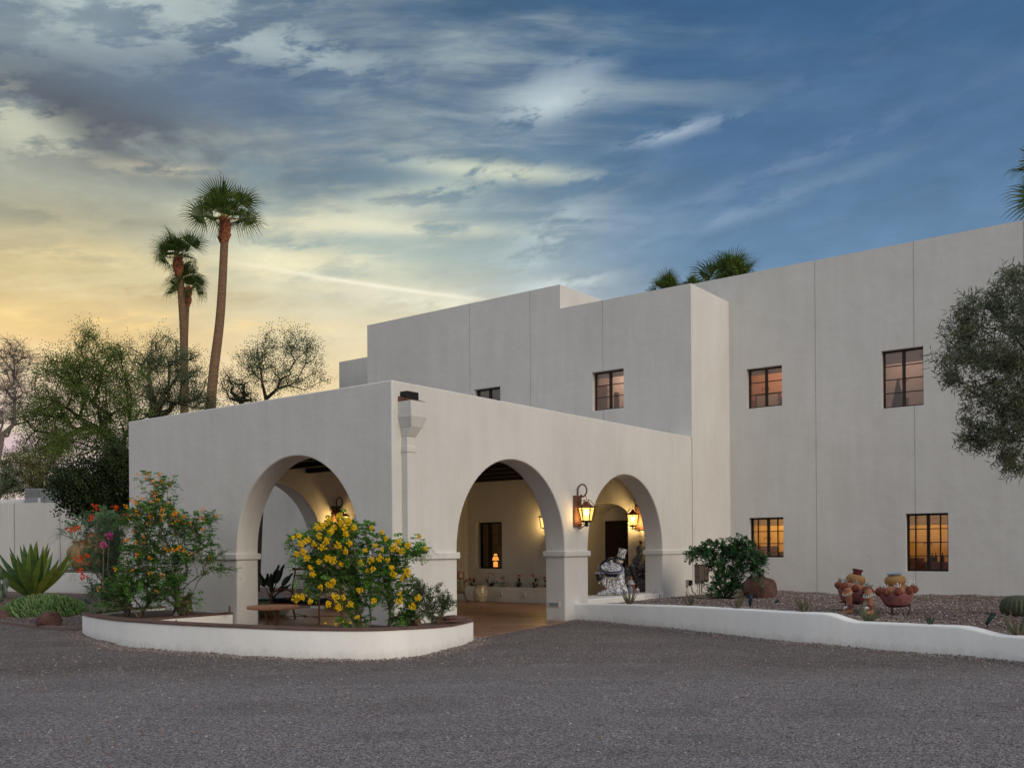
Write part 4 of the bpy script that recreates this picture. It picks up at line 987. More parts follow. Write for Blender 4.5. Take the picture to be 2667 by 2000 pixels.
mesquite('mesquite_tree', 'broad green mesquite at left, trunk leaning out from behind the portico', (pl(330, 1500, 2, 0).x-6, pl(330, 1500, 2, 0).y+2, 0),
    [plobe(150, 820, 75, 55, 32), plobe(210, 770, 60, 50, 32), plobe(255, 800, 62, 55, 32), plobe(110, 870, 55, 50, 32), plobe(200, 880, 85, 55, 32, 2.2), plobe(270, 880, 55, 60, 32), plobe(185, 730, 30, 22, 32), plobe(160, 950, 60, 40, 31), plobe(120, 800, 45, 40, 32), plobe(235, 950, 50, 35, 32), plobe(80, 900, 40, 35, 32), plobe(100, 960, 50, 35, 32)], 11, dens=15, sprigs=13, start=[atD(290, 1035, 32), atD(262, 980, 32), atD(232, 940, 32)], rt=.26, group=G1)
mesquite('mesquite_tree', 'upright grey-green mesquite left of the palm trunks', tuple(atD(340, 1090, 36)), [plobe(325, 775, 50, 45, 36), plobe(365, 750, 45, 30, 36), plobe(370, 830, 65, 50, 36, 2.), plobe(410, 800, 42, 50, 36), plobe(330, 860, 60, 40, 36), plobe(425, 860, 40, 45, 36)], 12, dens=13, leafm='leaf_olive', sprigs=13, start=[atD(335, 900, 36), atD(325, 830, 36)], group=G1)
mesquite('mesquite_tree', 'sparse windswept mesquite right of the tall palm', tuple(atD(555, 960, 34)), [plobe(605, 736, 46, 28, 34), plobe(545, 775, 38, 26, 34), plobe(650, 765, 40, 28, 34), plobe(630, 822, 55, 22, 34), plobe(682, 812, 34, 15, 34), plobe(585, 795, 50, 42, 34, 1.5), plobe(660, 735, 26, 22, 34), plobe(575, 748, 25, 20, 34)], 13, dens=13, leafm='leaf_olive', sprigs=8, start=[atD(575, 862, 34), atD(600, 840, 34)], rt=.075, ll=.10, spread=.42, group=G1)
mesquite('mesquite_tree', 'small thin mesquite directly behind the portico roof between palm and windswept tree', tuple(atD(515, 960, 35)), [plobe(515, 840, 32, 36, 35), plobe(490, 820, 20, 26, 35), plobe(535, 855, 22, 18, 35)], 14, dens=16, leafm='leaf_olive', sprigs=7, rt=.1, spread=.3, group=G1)
mesquite('evergreen_tree', 'dark dense evergreen touching the left end of the portico', tuple(atD(235, 1170, 27)), [plobe(215, 1035, 60, 48, 27, 1.4), plobe(255, 1010, 45, 55, 27), plobe(160, 1050, 40, 32, 27), plobe(190, 1085, 55, 22, 27), plobe(250, 1075, 30, 35, 27), plobe(285, 1030, 30, 60, 27)], 15, dens=46, leafm='leaf_dark', sprigs=14, ll=.12, lw=.05, spread=.35, group=G1)
mesquite('mesquite_tree', 'yellow-green tree rising behind the low white building', tuple(atD(85, 1170, 46)), [plobe(40, 1000, 55, 40, 46), plobe(100, 990, 45, 40, 46), plobe(120, 940, 40, 40, 46), plobe(10, 1050, 30, 25, 46), plobe(70, 1040, 45, 22, 46), plobe(130, 1040, 30, 30, 46)], 16, dens=10, leafm='leaf_mesquite_gold', sprigs=13, ll=.14, lw=.05, spread=.6, start=[atD(92, 1080, 46), atD(88, 1040, 46)], group=G1)
mesquite('mesquite_tree', 'olive bush-like tree beyond the building at the left edge of the photo', tuple(atD(-10, 1120, 44)), [plobe(-10, 1050, 40, 28, 44), plobe(20, 1035, 30, 22, 44)], 17, dens=12, leafm='leaf_olive', sprigs=10, ll=.13, lw=.045, spread=.5, group=G1)
# leafless pale tree at the far left
bt = thing('bare_tree', 'tall nearly leafless tree with pale twigs at the left edge', 'tree', (atD(-10, 1150, 40).x, atD(-10, 1150, 40).y, 0), 0, G1)
rg = random.Random(5); tg = lobes_pts([plobe(10, 830, 55, 75, 40), plobe(45, 800, 40, 55, 40), plobe(-10, 900, 50, 60, 40), plobe(50, 880, 40, 40, 40), plobe(30, 760, 30, 30, 40)], rg, 46)
nodes, par, tips = grow((atD(-10, 1150, 40).x, atD(-10, 1150, 40).y, -.05), tg, 5, step=.4, jit=.25, start=[atD(-5, 1000, 40), atD(5, 940, 40)])
b = MB(); wood(b, nodes, par, .11, .006, .66); b.build('trunk', 'twig_grey', bt)
b = MB()
for ti in tips:
    p = Vector(nodes[ti])
    for _ in range(9): d = rdir(rg); d.z = abs(d.z)*.8; b.tube([p, p+d*rg.uniform(.3, .8)], [.008, .003], 3, cap=False)
b.build('twigs', 'twig_grey', bt)
b = MB()
for ti in tips:
    if rg.random() < .6:
        for _ in range(14): leaf(b, Vector(nodes[ti])+rdir(rg)*.4, rdir(rg), rdir(rg), .09, .03)
b.build('crown', 'leaf_olive', bt)

# acacia overhanging from the right: long narrow leaves in hanging tufts
ac_t = thing('willow_acacia', 'narrow-leaved acacia hanging in front of the house wall at the right edge', 'tree', (atD(2440, 1150, 14.6).x, atD(2440, 1150, 14.6).y, .2))
rg = random.Random(21); DA = 14.0
lob = [plobe(2180, 640, 60, 45, DA, 1.), plobe(2105, 670, 45, 32, DA, .8), plobe(2070, 720, 38, 40, DA, .7), plobe(2060, 790, 45, 40, DA, .7), plobe(2150, 760, 75, 70, DA, 1.), plobe(2210, 840, 70, 80, DA, 1.), plobe(2120, 880, 45, 50, DA, .7), plobe(2180, 955, 55, 50, DA, .8), plobe(2115, 945, 38, 30, DA, .6), plobe(2190, 590, 28, 24, DA, .6), plobe(2260, 700, 60, 100, DA, 1.2), plobe(2260, 900, 60, 90, DA, 1.2), plobe(2200, 1005, 34, 16, DA, .5), plobe(2350, 640, 70, 60, DA, 1.2), plobe(2420, 760, 80, 90, DA, 1.3), plobe(2370, 540, 50, 40, DA, .9), plobe(2460, 900, 60, 60, DA, 1.)]
tg = lobes_pts(lob, rg, 300)
st = [atD(2420, 1150, DA+.3), atD(2390, 950, DA), atD(2340, 820, DA), atD(2290, 790, DA)]
nodes, par, tips = grow((atD(2440, 1150, 14.6).x, atD(2440, 1150, 14.6).y, .1), tg, 21, step=.22, jit=.15, start=st)
b = MB(); wood(b, nodes, par, .12, .0025, .74); b.build('trunk', 'bark_dark', ac_t)
b = MB()
for ti in tips:
    p = Vector(nodes[ti]); q = Vector(nodes[par[ti]])
    for _ in range(42):
        o_ = q.lerp(p, rg.random()*1.3)+rdir(rg)*.16*rg.random(); d = (rdir(rg)+Vector((0, 0, -.1))+(p-q).normalized()*.5).normalized(); leaf(b, o_, d, rdir(rg), rg.uniform(.07, .15), .016)
b.build('crown', 'leaf_acacia', ac_t)

# ------------------------------------------------------------------ fan palms
def fan_mesh(seed, L_=1.0, nseg=26, open_=88, droop=.5, pl_=.85):
    """one fan leaf: petiole along +X from the origin, blade beyond it"""
    rg = random.Random(seed); b = MB(); pet = L_*pl_
    pts = [(0, 0, 0), (pet*.5, 0, .05*L_), (pet, 0, 0)]; b.tube(pts, [.035*L_, .020*L_, .014*L_], 5, 1)
    h = Vector((pet, 0, 0)); prev = None
    for i in range(nseg+1):
        a = R(-open_+2*open_*i/nseg); d = Vector((math.cos(a), math.sin(a), 0)); fold = .05*L_*(1 if i % 2 else -1)
        Ls = L_*(.80+.20*math.cos(a*.6))*rg.uniform(.92, 1.08)
        cup = .12*L_*abs(math.sin(a))
        p1 = h+d*Ls*.5+Vector((0, 0, fold*.6+cup)); w_ = Ls*R(2*open_/nseg)*.5
        side = Vector((-math.sin(a), math.cos(a), 0))
        b.add([h, h+d*Ls*.25-side*w_*.27+Vector((0, 0, cup*.5)), p1-side*w_*.5-Vector((0, 0, fold*.6)), p1, p1+side*w_*.5-Vector((0, 0, fold*.6)), h+d*Ls*.25+side*w_*.27+Vector((0, 0, cup*.5))], [(0, 1, 2, 3), (0, 3, 4, 5)], 0)
        dr1 = droop*Ls*.10*rg.uniform(.6, 1.5); dr2 = droop*Ls*rg.uniform(.35, 1.1)
        p2 = h+d*Ls*.78+Vector((0, 0, cup-dr1)); p3 = h+d*Ls*rg.uniform(.92, 1.05)+Vector((0, 0, cup-dr2))
        b.add([p1-side*w_*.42, p1+side*w_*.42, p2+side*w_*.22, p2-side*w_*.22, p3], [(0, 1, 2, 3), (3, 2, 4)], 0)
    return b
def fan_palm(label, top, base, crown_r, rtrunk, seed, nfr=26, boot=1.0, group=None, lean=None, wind=Vector((0, 0, 0)), hide_trunk=False, bend=None, emin=-12):
    base = (base[0], base[1], -.05); rg = random.Random(seed); t_ = thing('fan_palm', label, 'palm tree', tuple(base), 0, group); top = Vector(top); base = Vector(base)
    if bend: pts = [base]+[Vector(x) for x in bend]+[top]
    else: pts = [base, base.lerp(top, .5)+Vector((.0, 0, 0)), top]
    pts = spline([tuple(p) for p in pts], 10); n = len(pts)
    MB().tube(pts, [rtrunk*(1.22-.42*i/(n-1)) for i in range(n)], 14).build('trunk', 'palm_trunk', t_, smooth=True)
    axis = (pts[-1]-pts[-2]).normalized(); b = MB(); rt = rtrunk*.85
    b.tube([top-axis*boot*.9, top-axis*boot*.5, top-axis*boot*.1, top+axis*.15], [rt*1.05, rt*1.38, rt*1.28, rt*.7], 12)
    for i in range(110):                                   # cut leaf bases wrapped round the top of the trunk
        a = rg.random()*6.283; z = -boot*(.05+rg.random()*.95); d = Vector((math.cos(a), math.sin(a), 0)); p = top+axis*z+d*rt*1.25
        sd_ = Vector((-d.y, d.x, 0)); b.add([p-sd_*.07-d*.03, p+sd_*.07-d*.03, p+d*rt*.55+Vector((0, 0, .22))+sd_*.03, p+d*rt*.45+Vector((0, 0, .25))-sd_*.03], [(0, 1, 2, 3)])
    b.build('leaf_sheath', 'palm_boot', t_)
    protos = []
    for k_ in range(4):
        o = fan_mesh(seed*10+k_, 1., droop=.35+.28*((k_*2) % 4), pl_=(.90, .42, .70, .55)[k_]).build('frond', ['leaf_palm', 'petiole']); o.parent = t_; WL[o] = WL[t_]; protos.append(o)
    used = set(); WLt = WL[t_]
    for i in range(nfr):
        u = (i+.5)/nfr; az_ = i*2.39996+rg.uniform(-.2, .2); elv = R(84-(84-emin)*u**1.0+rg.uniform(-10, 10)); k_ = i % 4
        if k_ not in used and i < 4: o = protos[k_]; used.add(k_)
        else: o = protos[k_].copy(); col.objects.link(o); o.parent = t_
        d = Vector((math.cos(az_)*math.cos(elv), math.sin(az_)*math.cos(elv), math.sin(elv)))+wind; d.normalize()
        zax = Vector((0, 0, 1)); yax = zax.cross(d); yax = yax.normalized() if yax.length > .05 else Vector((0, 1, 0)); zn = d.cross(yax)
        roll = R(rg.uniform(-65, 65)); yy = yax*math.cos(roll)+zn*math.sin(roll); zz = d.cross(yy)
        m3 = Matrix((d, yy, zz)).transposed(); sc_ = crown_r*rg.uniform(.44, .68)
        o.matrix_local = Matrix.Translation(top+axis*.08-WLt) @ m3.to_4x4() @ Matrix.Scale(sc_, 4)
    return t_
DP = 42
wind = -RT*.08-Vector((0, 0, .04))
GP = 'fan palms against the sky'
fan_palm('tallest fan palm with a curved trunk, left of the house', atD(487, 478, DP), atD(440, 1180, DP), 1.85, .205, 3, 17, 1.0, GP, wind=wind, bend=[atD(455, 880, DP), atD(476, 680, DP)])
fan_palm('middle-height fan palm left of the tallest one', atD(383, 560, DP+2), atD(398, 1170, DP+2), 1.45, .17, 4, 16, .85, GP, wind=wind, bend=[atD(398, 800, DP+2), atD(393, 660, DP+2)])
fan_palm('shortest fan palm, its trunk joining the trunk of the middle one', atD(406, 628, DP+2.5), atD(400, 1170, DP+2.5), 1.25, .145, 5, 14, .75, GP, wind=wind, bend=[atD(399, 800, DP+2.5), atD(401, 700, DP+2.5)])
GR = 'palm crowns showing over the roof'
fan_palm('large palm crown showing above the roof right of the projecting bay', atD(1582, 625, 48), atD(1590, 1150, 48), 2.15, .25, 6, 20, 1., GR, wind=wind*.5, emin=-10)
fan_palm('small dark palm crown just clearing the roof left of the projecting bay corner', atD(1444, 642, 55), atD(1450, 1150, 55), 1.45, .2, 7, 20, 1., GR, emin=-30)
fan_palm('tiny tuft of palm fronds peeking over the bay corner', atD(1496, 625, 60), atD(1500, 1150, 60), .9, .15, 8, 20, .8, GR, emin=-30)
fan_palm('palm at the top right corner of the house, mostly outside the photo', atD(2290, 380, 36), atD(2300, 1100, 36), 2.2, .25, 9, 26, 1., GR, emin=-75)

# ------------------------------------------------------------------ flowering shrubs
def shrub(name, label, stems, lobes, seed, leafm, dens, leaves, L_, ll, lw, nl, bark='bark', rt=.03, droop=.35, cat='shrub', flowers=None, spread=.06, rtip=.003, step=.12, style='pinnate'):
    rg = random.Random(seed); t_ = thing(name, label, cat, tuple(stems[0])); tg = lobes_pts(lobes, rg, dens)
    b = MB(); tipsP = []
    groups = [[] for _ in stems]
    for q in tg: groups[min(range(len(stems)), key=lambda i: (Vector(q).xy-Vector(stems[i]).xy).length+rg.random()*.25)].append(q)
    for s0, g in zip(stems, groups):
        if not g: continue
        nodes, par, tips = grow(s0, g, seed+len(g), step=step, jit=.12, pull=.5, up=.1); wood(b, nodes, par, rt, rtip, .65)
        tipsP += [(Vector(nodes[t2]), Vector(nodes[par[t2]])) for t2 in tips]
    b.build('stems', bark, t_)
    b = MB()
    for p, q in tipsP:
        ax = (p-q).normalized() if (p-q).length > 1e-5 else Vector((0, 0, 1))
        for _ in range(leaves):
            o_ = q.lerp(p, rg.uniform(-.3, 1.05))+rdir(rg)*spread*rg.random(); d = (rdir(rg)+ax*.8+Vector((0, 0, .1))).normalized()
            if style == 'pinnate': pinnate(b, o_, d, rg, L_*rg.uniform(.7, 1.2), nl, lw, ll, 0, droop)
            else: leaf(b, o_, d, rdir(rg), ll*rg.uniform(.7, 1.2), lw)
    b.build('leaves', leafm, t_)
    return t_, tipsP, rg
def blossom(b, c, rg, n, R_, ps, pw):
    """a cluster of small trumpet flowers: open five-petal cups"""
    for _ in range(n):
        o_ = c+rdir(rg)*R_*rg.random()**.5; d = (rdir(rg)+Vector((.25, -.45, .2))).normalized(); s1 = d.cross(rdir(rg)).normalized(); s2 = d.cross(s1)
        for k_ in range(5):
            a = k_*1.2566; r_ = s1*math.cos(a)+s2*math.sin(a); t2 = s1*math.cos(a+1.57)+s2*math.sin(a+1.57)
            b.add([o_, o_+d*ps*.7+r_*ps*.35-t2*pw*.5, o_+d*ps*.75+r_*ps, o_+d*ps*.7+r_*ps*.35+t2*pw*.5], [(0, 1, 2, 3)])
DO = 17.3
kO = lambda px, py, rx, ry, d=DO, dz=.4: plobe(px, py, rx, ry, d, dz)
# orange bells
t_, tp, rg = shrub('orange_flowered_shrub', 'tall orange-flowered shrub growing against the portico front in the curved planter', [(-4.45, -.85, .26), (-4.62, -.95, .26), (-4.35, -1.0, .26), (-5.15, -1.35, .26), (-5.05, -1.5, .26)],
    [kO(345, 1038, 34, 16), kO(330, 1095, 55, 28), kO(300, 1120, 50, 32), kO(370, 1130, 62, 35), kO(430, 1140, 38, 35), kO(320, 1180, 75, 35), kO(395, 1190, 55, 28), kO(300, 1230, 62, 35), kO(360, 1240, 65, 32), kO(455, 1115, 18, 16), kO(455, 1190, 28, 22), kO(265, 1260, 45, 40), kO(340, 1280, 60, 28), kO(475, 1228, 24, 8), kO(235, 1300, 30, 20), kO(405, 1290, 22, 14), kO(345, 1070, 18, 20)],
    31, 'leaf_orange_bells', 640, 3, .12, .065, .020, 5, rt=.022, bark='bark_pale', droop=.5)
tp_front = sorted(tp, key=lambda q: (q[0]-CAM).dot(FW)*1.2-.25*q[0].z+rg.random()*1.1)
for p, q in tp_front[:88]:
    b = MB(); blossom(b, p+Vector((.03, -.05, .04)), rg, rg.choice((3, 4, 6)), .045, .022, .020); b.build('flower_cluster', 'fl_orange', t_)
# red bird-of-paradise shrub with feathery leaves, and pink blossoms
t_, tp, rg = shrub('feathery_shrub', 'feathery shrub with red flowers leaning out over the left end of the curved planter', [(-5.75, -1.25, .26), (-5.6, -1.4, .26)],
    [kO(195, 1135, 42, 20, 17.9), kO(225, 1120, 40, 18, 17.9), kO(170, 1150, 26, 16, 17.9), kO(215, 1190, 42, 24, 17.9), kO(235, 1225, 36, 25, 17.9), kO(190, 1225, 22, 14, 17.9), kO(205, 1275, 26, 18, 17.9), kO(250, 1160, 30, 30, 17.9), kO(225, 1265, 40, 24, 17.9)],
    32, 'leaf_feather', 300, 6, .24, .042, .012, 11, rt=.02, bark='bark_pale', droop=.35)
reds = [(205, 1118), (258, 1097), (281, 1116), (175, 1140), (160, 1142), (178, 1205), (190, 1200), (192, 1245), (215, 1098), (180, 1233)]
for px, py in reds:
    b = MB(); c = atD(px, py, 17.6); blossom(b, c-FW*.15, rg, 11, .075, .030, .020); b.build('flower_cluster', 'fl_red', t_)
for px, py in ((236, 1157), (225, 1177)):
    b = MB(); c = atD(px, py, 17.5); blossom(b, c, rg, 22, .075, .028, .025); b.build('flower_cluster', 'fl_pink', t_, label='bright pink flower cluster')
b = MB(); b.tube([(-5.7, -1.3, .26), atD(222, 1270, 17.6), atD(224, 1182, 17.5)], [.02, .014, .008], 5); b.tube([(-5.68, -1.28, .26), atD(232, 1230, 17.6), atD(236, 1160, 17.5)], [.016, .01, .006], 5); b.build('stems', 'bark_pale', t_)
# yellow bells
DY = 14.6
kY = lambda px, py, rx, ry, d=DY, dz=.35: plobe(px, py, rx, ry, d, dz)
t_, tp, rg = shrub('yellow_flowered_shrub', 'sprawling yellow-flowered shrub in front of the portico corner', [(.33, -1.06, .22), (.36, -1.0, .22), (.55, -.7, .22)],
    [kY(738, 1125, 36, 20), kY(700, 1150, 50, 22), kY(655, 1170, 24, 22), kY(665, 1210, 32, 24), kY(710, 1195, 45, 24), kY(760, 1170, 40, 26), kY(785, 1135, 18, 13), kY(815, 1165, 25, 18), kY(850, 1180, 32, 20), kY(900, 1180, 28, 28), kY(775, 1215, 55, 25), kY(835, 1220, 45, 26), kY(690, 1245, 42, 20), kY(740, 1250, 40, 24), kY(800, 1255, 60, 22), kY(668, 1262, 24, 16), kY(860, 1255, 32, 20), kY(765, 1295, 30, 22), kY(835, 1285, 32, 16), kY(770, 1335, 24, 14), kY(890, 1290, 26, 14), kY(870, 1325, 26, 14)],
    33, 'leaf_yellow_bells', 680, 5, .11, .058, .020, 5, rt=.026, bark='bark_pale', droop=.5)
yel = [(715, 1121, 9), (735, 1118, 9), (752, 1125, 9), (765, 1138, 8), (700, 1135, 10), (685, 1140, 8), (745, 1140, 9), (722, 1141, 8), (665, 1168, 8), (650, 1173, 9), (680, 1177, 8), (695, 1182, 8), (645, 1160, 6), (657, 1190, 8), (642, 1198, 7), (663, 1205, 8), (755, 1172, 8), (730, 1177, 9), (745, 1188, 7), (704, 1168, 8), (690, 1160, 8), (801, 1140, 4), (823, 1150, 5), (832, 1163, 6), (810, 1178, 5), (860, 1170, 8), (852, 1185, 10), (868, 1190, 8), (880, 1180, 7), (905, 1160, 4), (918, 1185, 4), (820, 1205, 9), (800, 1208, 8), (838, 1210, 7), (780, 1215, 7), (850, 1240, 9), (880, 1238, 11), (868, 1248, 7), (718, 1210, 10), (708, 1204, 8), (735, 1218, 6), (712, 1262, 9), (720, 1258, 7), (776, 1275, 8), (640, 1293, 11), (652, 1290, 9), (672, 1298, 6), (725, 1290, 10), (740, 1291, 6), (733, 1310, 10), (708, 1305, 7), (793, 1232, 5), (805, 1226, 6), (808, 1300, 7), (755, 1305, 7), (862, 1300, 9), (890, 1310, 8), (905, 1290, 7), (865, 1283, 5), (772, 1335, 4), (695, 1268, 6), (675, 1240, 7), (845, 1225, 6), (690, 1215, 6), (672, 1225, 6), (632, 1163, 4), (790, 1190, 5), (825, 1188, 4), (715, 1150, 9), (750, 1155, 8), (735, 1130, 9)]
for px, py, r_ in yel:
    b = MB(); k_ = DY/F_*D; c = atD(px+rg.uniform(-2, 2), py+rg.uniform(-2, 2), DY-.32-.15*rg.random()); blossom(b, c, rg, int(3.6*r_), r_*k_*.92, .020, .018); b.build('flower_cluster', 'fl_yellow', t_)
# fine-leaved small bush at the planter's right end
t_, tp, rg = shrub('fine_leaved_bush', 'small fine-leaved grey-green bush at the right end of the curved planter', [(1.2, -.35, .24), (1.3, -.25, .24), (1.1, -.3, .24)],
    [plobe(930, 1320, 34, 24, 14.4, .25), plobe(950, 1290, 28, 30, 14.4, .22), plobe(915, 1285, 18, 26, 14.4, .2), plobe(968, 1300, 12, 22, 14.4, .2), plobe(905, 1262, 14, 12, 14.4, .15)],
    34, 'leaf_small', 1500, 26, .1, .030, .012, 3, rt=.008, bark='bark_pale', spread=.05, rtip=.002, step=.07, style='single')
# low green shoots between the rocks
t_, tp, rg = shrub('leafy_shoots', 'low leafy shoots with a few yellow blooms between the two pale rocks', [(.75, .0, .26), (.85, .1, .26)], [plobe(880, 1325, 24, 16, 14.9, .2), plobe(865, 1340, 18, 8, 14.9, .2), plobe(895, 1300, 16, 16, 14.9, .2)], 36, 'leaf_orange_bells', 500, 5, .09, .045, .016, 4, rt=.01, bark='bark_pale')
for px, py in ((893, 1291), (900, 1300), (877, 1336)):
    b = MB(); blossom(b, atD(px, py, 14.75), rg, 7, .04, .024, .02); b.build('flower_cluster', 'fl_yellow', t_)
# round-leaved shrub by the meter box
t_, tp, rg = shrub('round_leaved_shrub', 'dense dark green shrub in front of the lower left window', [(1.55, 9.2, .30), (1.65, 9.25, .30), (1.45, 9.15, .30), (1.6, 9.05, .30)],
    [plobe(1520, 1195, 30, 12, 21.6, .5), plobe(1545, 1180, 35, 16, 21.6, .5), plobe(1590, 1185, 38, 20, 21.6, .6), plobe(1610, 1195, 34, 22, 21.6, .6), plobe(1560, 1210, 40, 22, 21.6, .6), plobe(1570, 1240, 40, 24, 21.6, .6), plobe(1615, 1222, 30, 18, 21.6, .5), plobe(1638, 1212, 14, 9, 21.6, .3), plobe(1545, 1268, 24, 16, 21.6, .5), plobe(1590, 1262, 24, 14, 21.6, .4), plobe(1510, 1190, 12, 7, 21.6, .3), plobe(1600, 1172, 22, 12, 21.6, .4), plobe(1495, 1197, 16, 6, 21.6, .3), plobe(1650, 1208, 16, 7, 21.6, .3), plobe(1640, 1240, 16, 9, 21.6, .4)],
    35, 'leaf_round', 520, 4, .14, .055, .036, 4, rt=.02, bark='bark_dark', droop=.2)
b = MB()
for k_ in range(26): d = rdir(rg); d.z = abs(d.z)*.5+.05; p = Vector((1.58, 9.15, .30)); b.tube([p, p+d*.35, p+d*.62+Vector((0, 0, .1))], [.008, .006, .003], 4, cap=False)
b.build('dead_twigs', 'bark_dark', t_)

# ------------------------------------------------------------------ agave and succulents
def blade(b, base, az_, el0, el1, L_, W, th=.05, n=10, mi=0, belly=.35, spines=None):
    """thick channelled leaf that starts at elevation el0 and curves to el1"""
    p = Vector(base); hd = Vector((math.cos(az_), math.sin(az_), 0)); sd_ = Vector((-hd.y, hd.x, 0)); rings = []
    for i in range(n+1):
        u = i/n; e_ = el0+(el1-el0)*u; d = hd*math.cos(e_)+Vector((0, 0, math.sin(e_))); up = sd_.cross(d)*-1; up = d.cross(sd_)*-1
        w_ = W*(.62+.38*math.sin(min(1, u/belly)*math.pi/2)) if u < belly else W*(1-((u-belly)/(1-belly))**1.35)
        w_ = max(w_, .004); tk = th*(1-u)**.7+.003
        if hd.dot(up) > 0: up = -up
        ch = .28*w_
        rings += [p+sd_*w_/2+up*ch, p+up*(-.0)+up*tk*.1, p-sd_*w_/2+up*ch, p-up*tk]
        p = p+d*L_/n
    fs = []
    for i in range(n):
        for j in range(4): fs.append((i*4+j, i*4+(j+1) % 4, (i+1)*4+(j+1) % 4, (i+1)*4+j))
    b.add(rings, fs, mi)
    return p
agp = pl(85, 1560, 2, .0); ag = thing('agave', 'large agave with green and yellowing upright leaves in the gravel bed at left', 'agave', tuple(agp)); rg = random.Random(8)
for i in range(24):
    u = i/24; az_ = i*2.39996; el0 = R(20+45*(1-u)+10); el1 = R(88-35*u+rg.uniform(-6, 6))
    L_ = 1.62*(1-.15*(1-u))*rg.uniform(.92, 1.06)*1.12; b = MB(); blade(b, agp+Vector((math.cos(az_)*.12, math.sin(az_)*.12, .12+.12*(1-u))), az_, el0*(.75 if u > .4 else 1.1), el1, L_, .33, .08, 14, 0, .45)
    o = b.build('leaf', 'agave', ag); autosmooth(o, 50)
MB().lathe([(.16, 0), (.24, .08), (.22, .2), (.1, .3)], agp, 14).build('stem', 'petiole', ag)
ep = pl(118, 1606, 2, 0); b = MB(); rg = random.Random(9)
for i in range(1500):
    v = rdir(rg); v.z = abs(v.z); rr_ = 1 if rg.random() < .8 else .8; c = Vector((v.x*.92*rr_, v.y*.62*rr_, v.z*.40*rr_)); c = RT*c.x+FW*c.y+Vector((0, 0, c.z)); d = (v+Vector((0, 0, 1.2))).normalized(); hh = rg.uniform(.09, .16); p = ep+c
    b.tube([p-d*.04, p+d*hh*.7, p+d*hh], [.020, .022, .010], 5)
o = b.build('succulent_mound', 'euphorbia', loc=tuple(ep)); tag(o, 'green mound of finger-like succulent stems in front of the agave', 'succulent')
MB2 = MB(); p = pl(50, 1612, 2, .03); MB2.tube([p, p+RT*.3+Vector((0, 0, .02)), p+RT*.55+FW*.05+Vector((0, 0, .08))], [.014, .012, .006], 5); o = MB2.build('dry_stick', 'twig_grey', loc=tuple(p)); tag(o, 'pale dry stick lying in front of the succulent mound', 'stick')
pc = pl(-2, 1575, 2, 0); t_ = thing('prickly_pear', 'grey-green prickly pear pads cut off by the left edge', 'cactus', tuple(pc)); rg = random.Random(4)
for i, (x, z) in enumerate(((-.1, .2), (.05, .45), (.12, .25), (-.05, .68), (.16, .6), (-.2, .5), (.02, .9), (.2, .38))):
    b = MB(); b.ball(pc+RT*x+FW*rg.uniform(-.1, .1)+Vector((0, 0, z)), (.14, .05, .17), 0, 12, 8, mtx=Matrix.Rotation(YAW-1.57+rg.uniform(-.6, .6), 3, 'Z')); b.build('pad', 'cactus_pad', t_, smooth=True)

def aloe(p, label, seed, n=9, h=.22, m_='aloe', w_=.03, spread=1., group='small aloes along the garden wall'):
    rg = random.Random(seed); p = Vector(p); t_ = thing('aloe', label, 'aloe', tuple(p), 0, group)
    for i in range(n):
        b = MB(); a = i*2.4+rg.random()*.5; blade(b, p, a, R(rg.uniform(30, 70)), R(rg.uniform(70, 100)-20*spread*rg.random()), h*1.35*rg.uniform(.75, 1.2), w_*1.15, .012, 7, 0, .3); b.build('leaf', m_, t_)
def onwall(px, back=.13): # a point just behind the garden wall at a photo column
    r = ray(px*D, 1500); best = None
    for q in rwp:
        dd = (q-CAM); dd.z = 0; hr = Vector((r.x, r.y, 0)); cr = abs(hr.x*dd.y-hr.y*dd.x)/hr.length
        if best is None or cr < best[0]: best = (cr, q)
    q = best[1]; return (q.x, q.y+.30+back, wall_z(q.x)-.03)
aloe(onwall(1351, -.18), 'curly olive aloe on the wall top in front of the statue', 1, 13, .30, 'aloe', .024)
aloe(onwall(1462, .2), 'small pinkish aloe at the left start of the gravel bed', 2, 8, .22)
aloe(onwall(1582, -.10), 'dry aloe at the wall in front of the round-leaved shrub', 3, 9, .22)
aloe(onwall(1722, -.10), 'pale upright aloe on the wall between shrub and first pot', 4, 12, .21, w_=.035)
aloe(onwall(1862, .05), 'small green-brown aloe in the first dip of the wall', 5, 14, .2, 'leaf_olive', .03)
aloe(onwall(2000, -.12), 'low dark aloe between the two steps of the wall', 6, 9, .13, 'leaf_bird', .035)
aloe(onwall(2185, -.05), 'reddish aloe at the right edge behind the second wall step', 7, 10, .30, 'aloe', .045)
def barrel(c, r, h, label):
    pr = [(r*.75, 0), (r*.97, h*.25), (r, h*.5), (r*.9, h*.75), (r*.6, h*.95), (r*.2, h)]
    o = MB().lathe(pr, c, 96, 0, None, 24, .055).build('barrel_cactus', 'cactus', loc=tuple(c), smooth=True); tag(o, label, 'cactus', 'barrel cacti')
c = pl(2654, 1603, 2, .28); barrel((c.x, c.y, .26), .29, .37, 'ribbed barrel cactus at the right edge of the gravel bed')
barrel((8.75, 8.0, .26), .28, .36, 'second barrel cactus half hidden behind the first at the right edge')
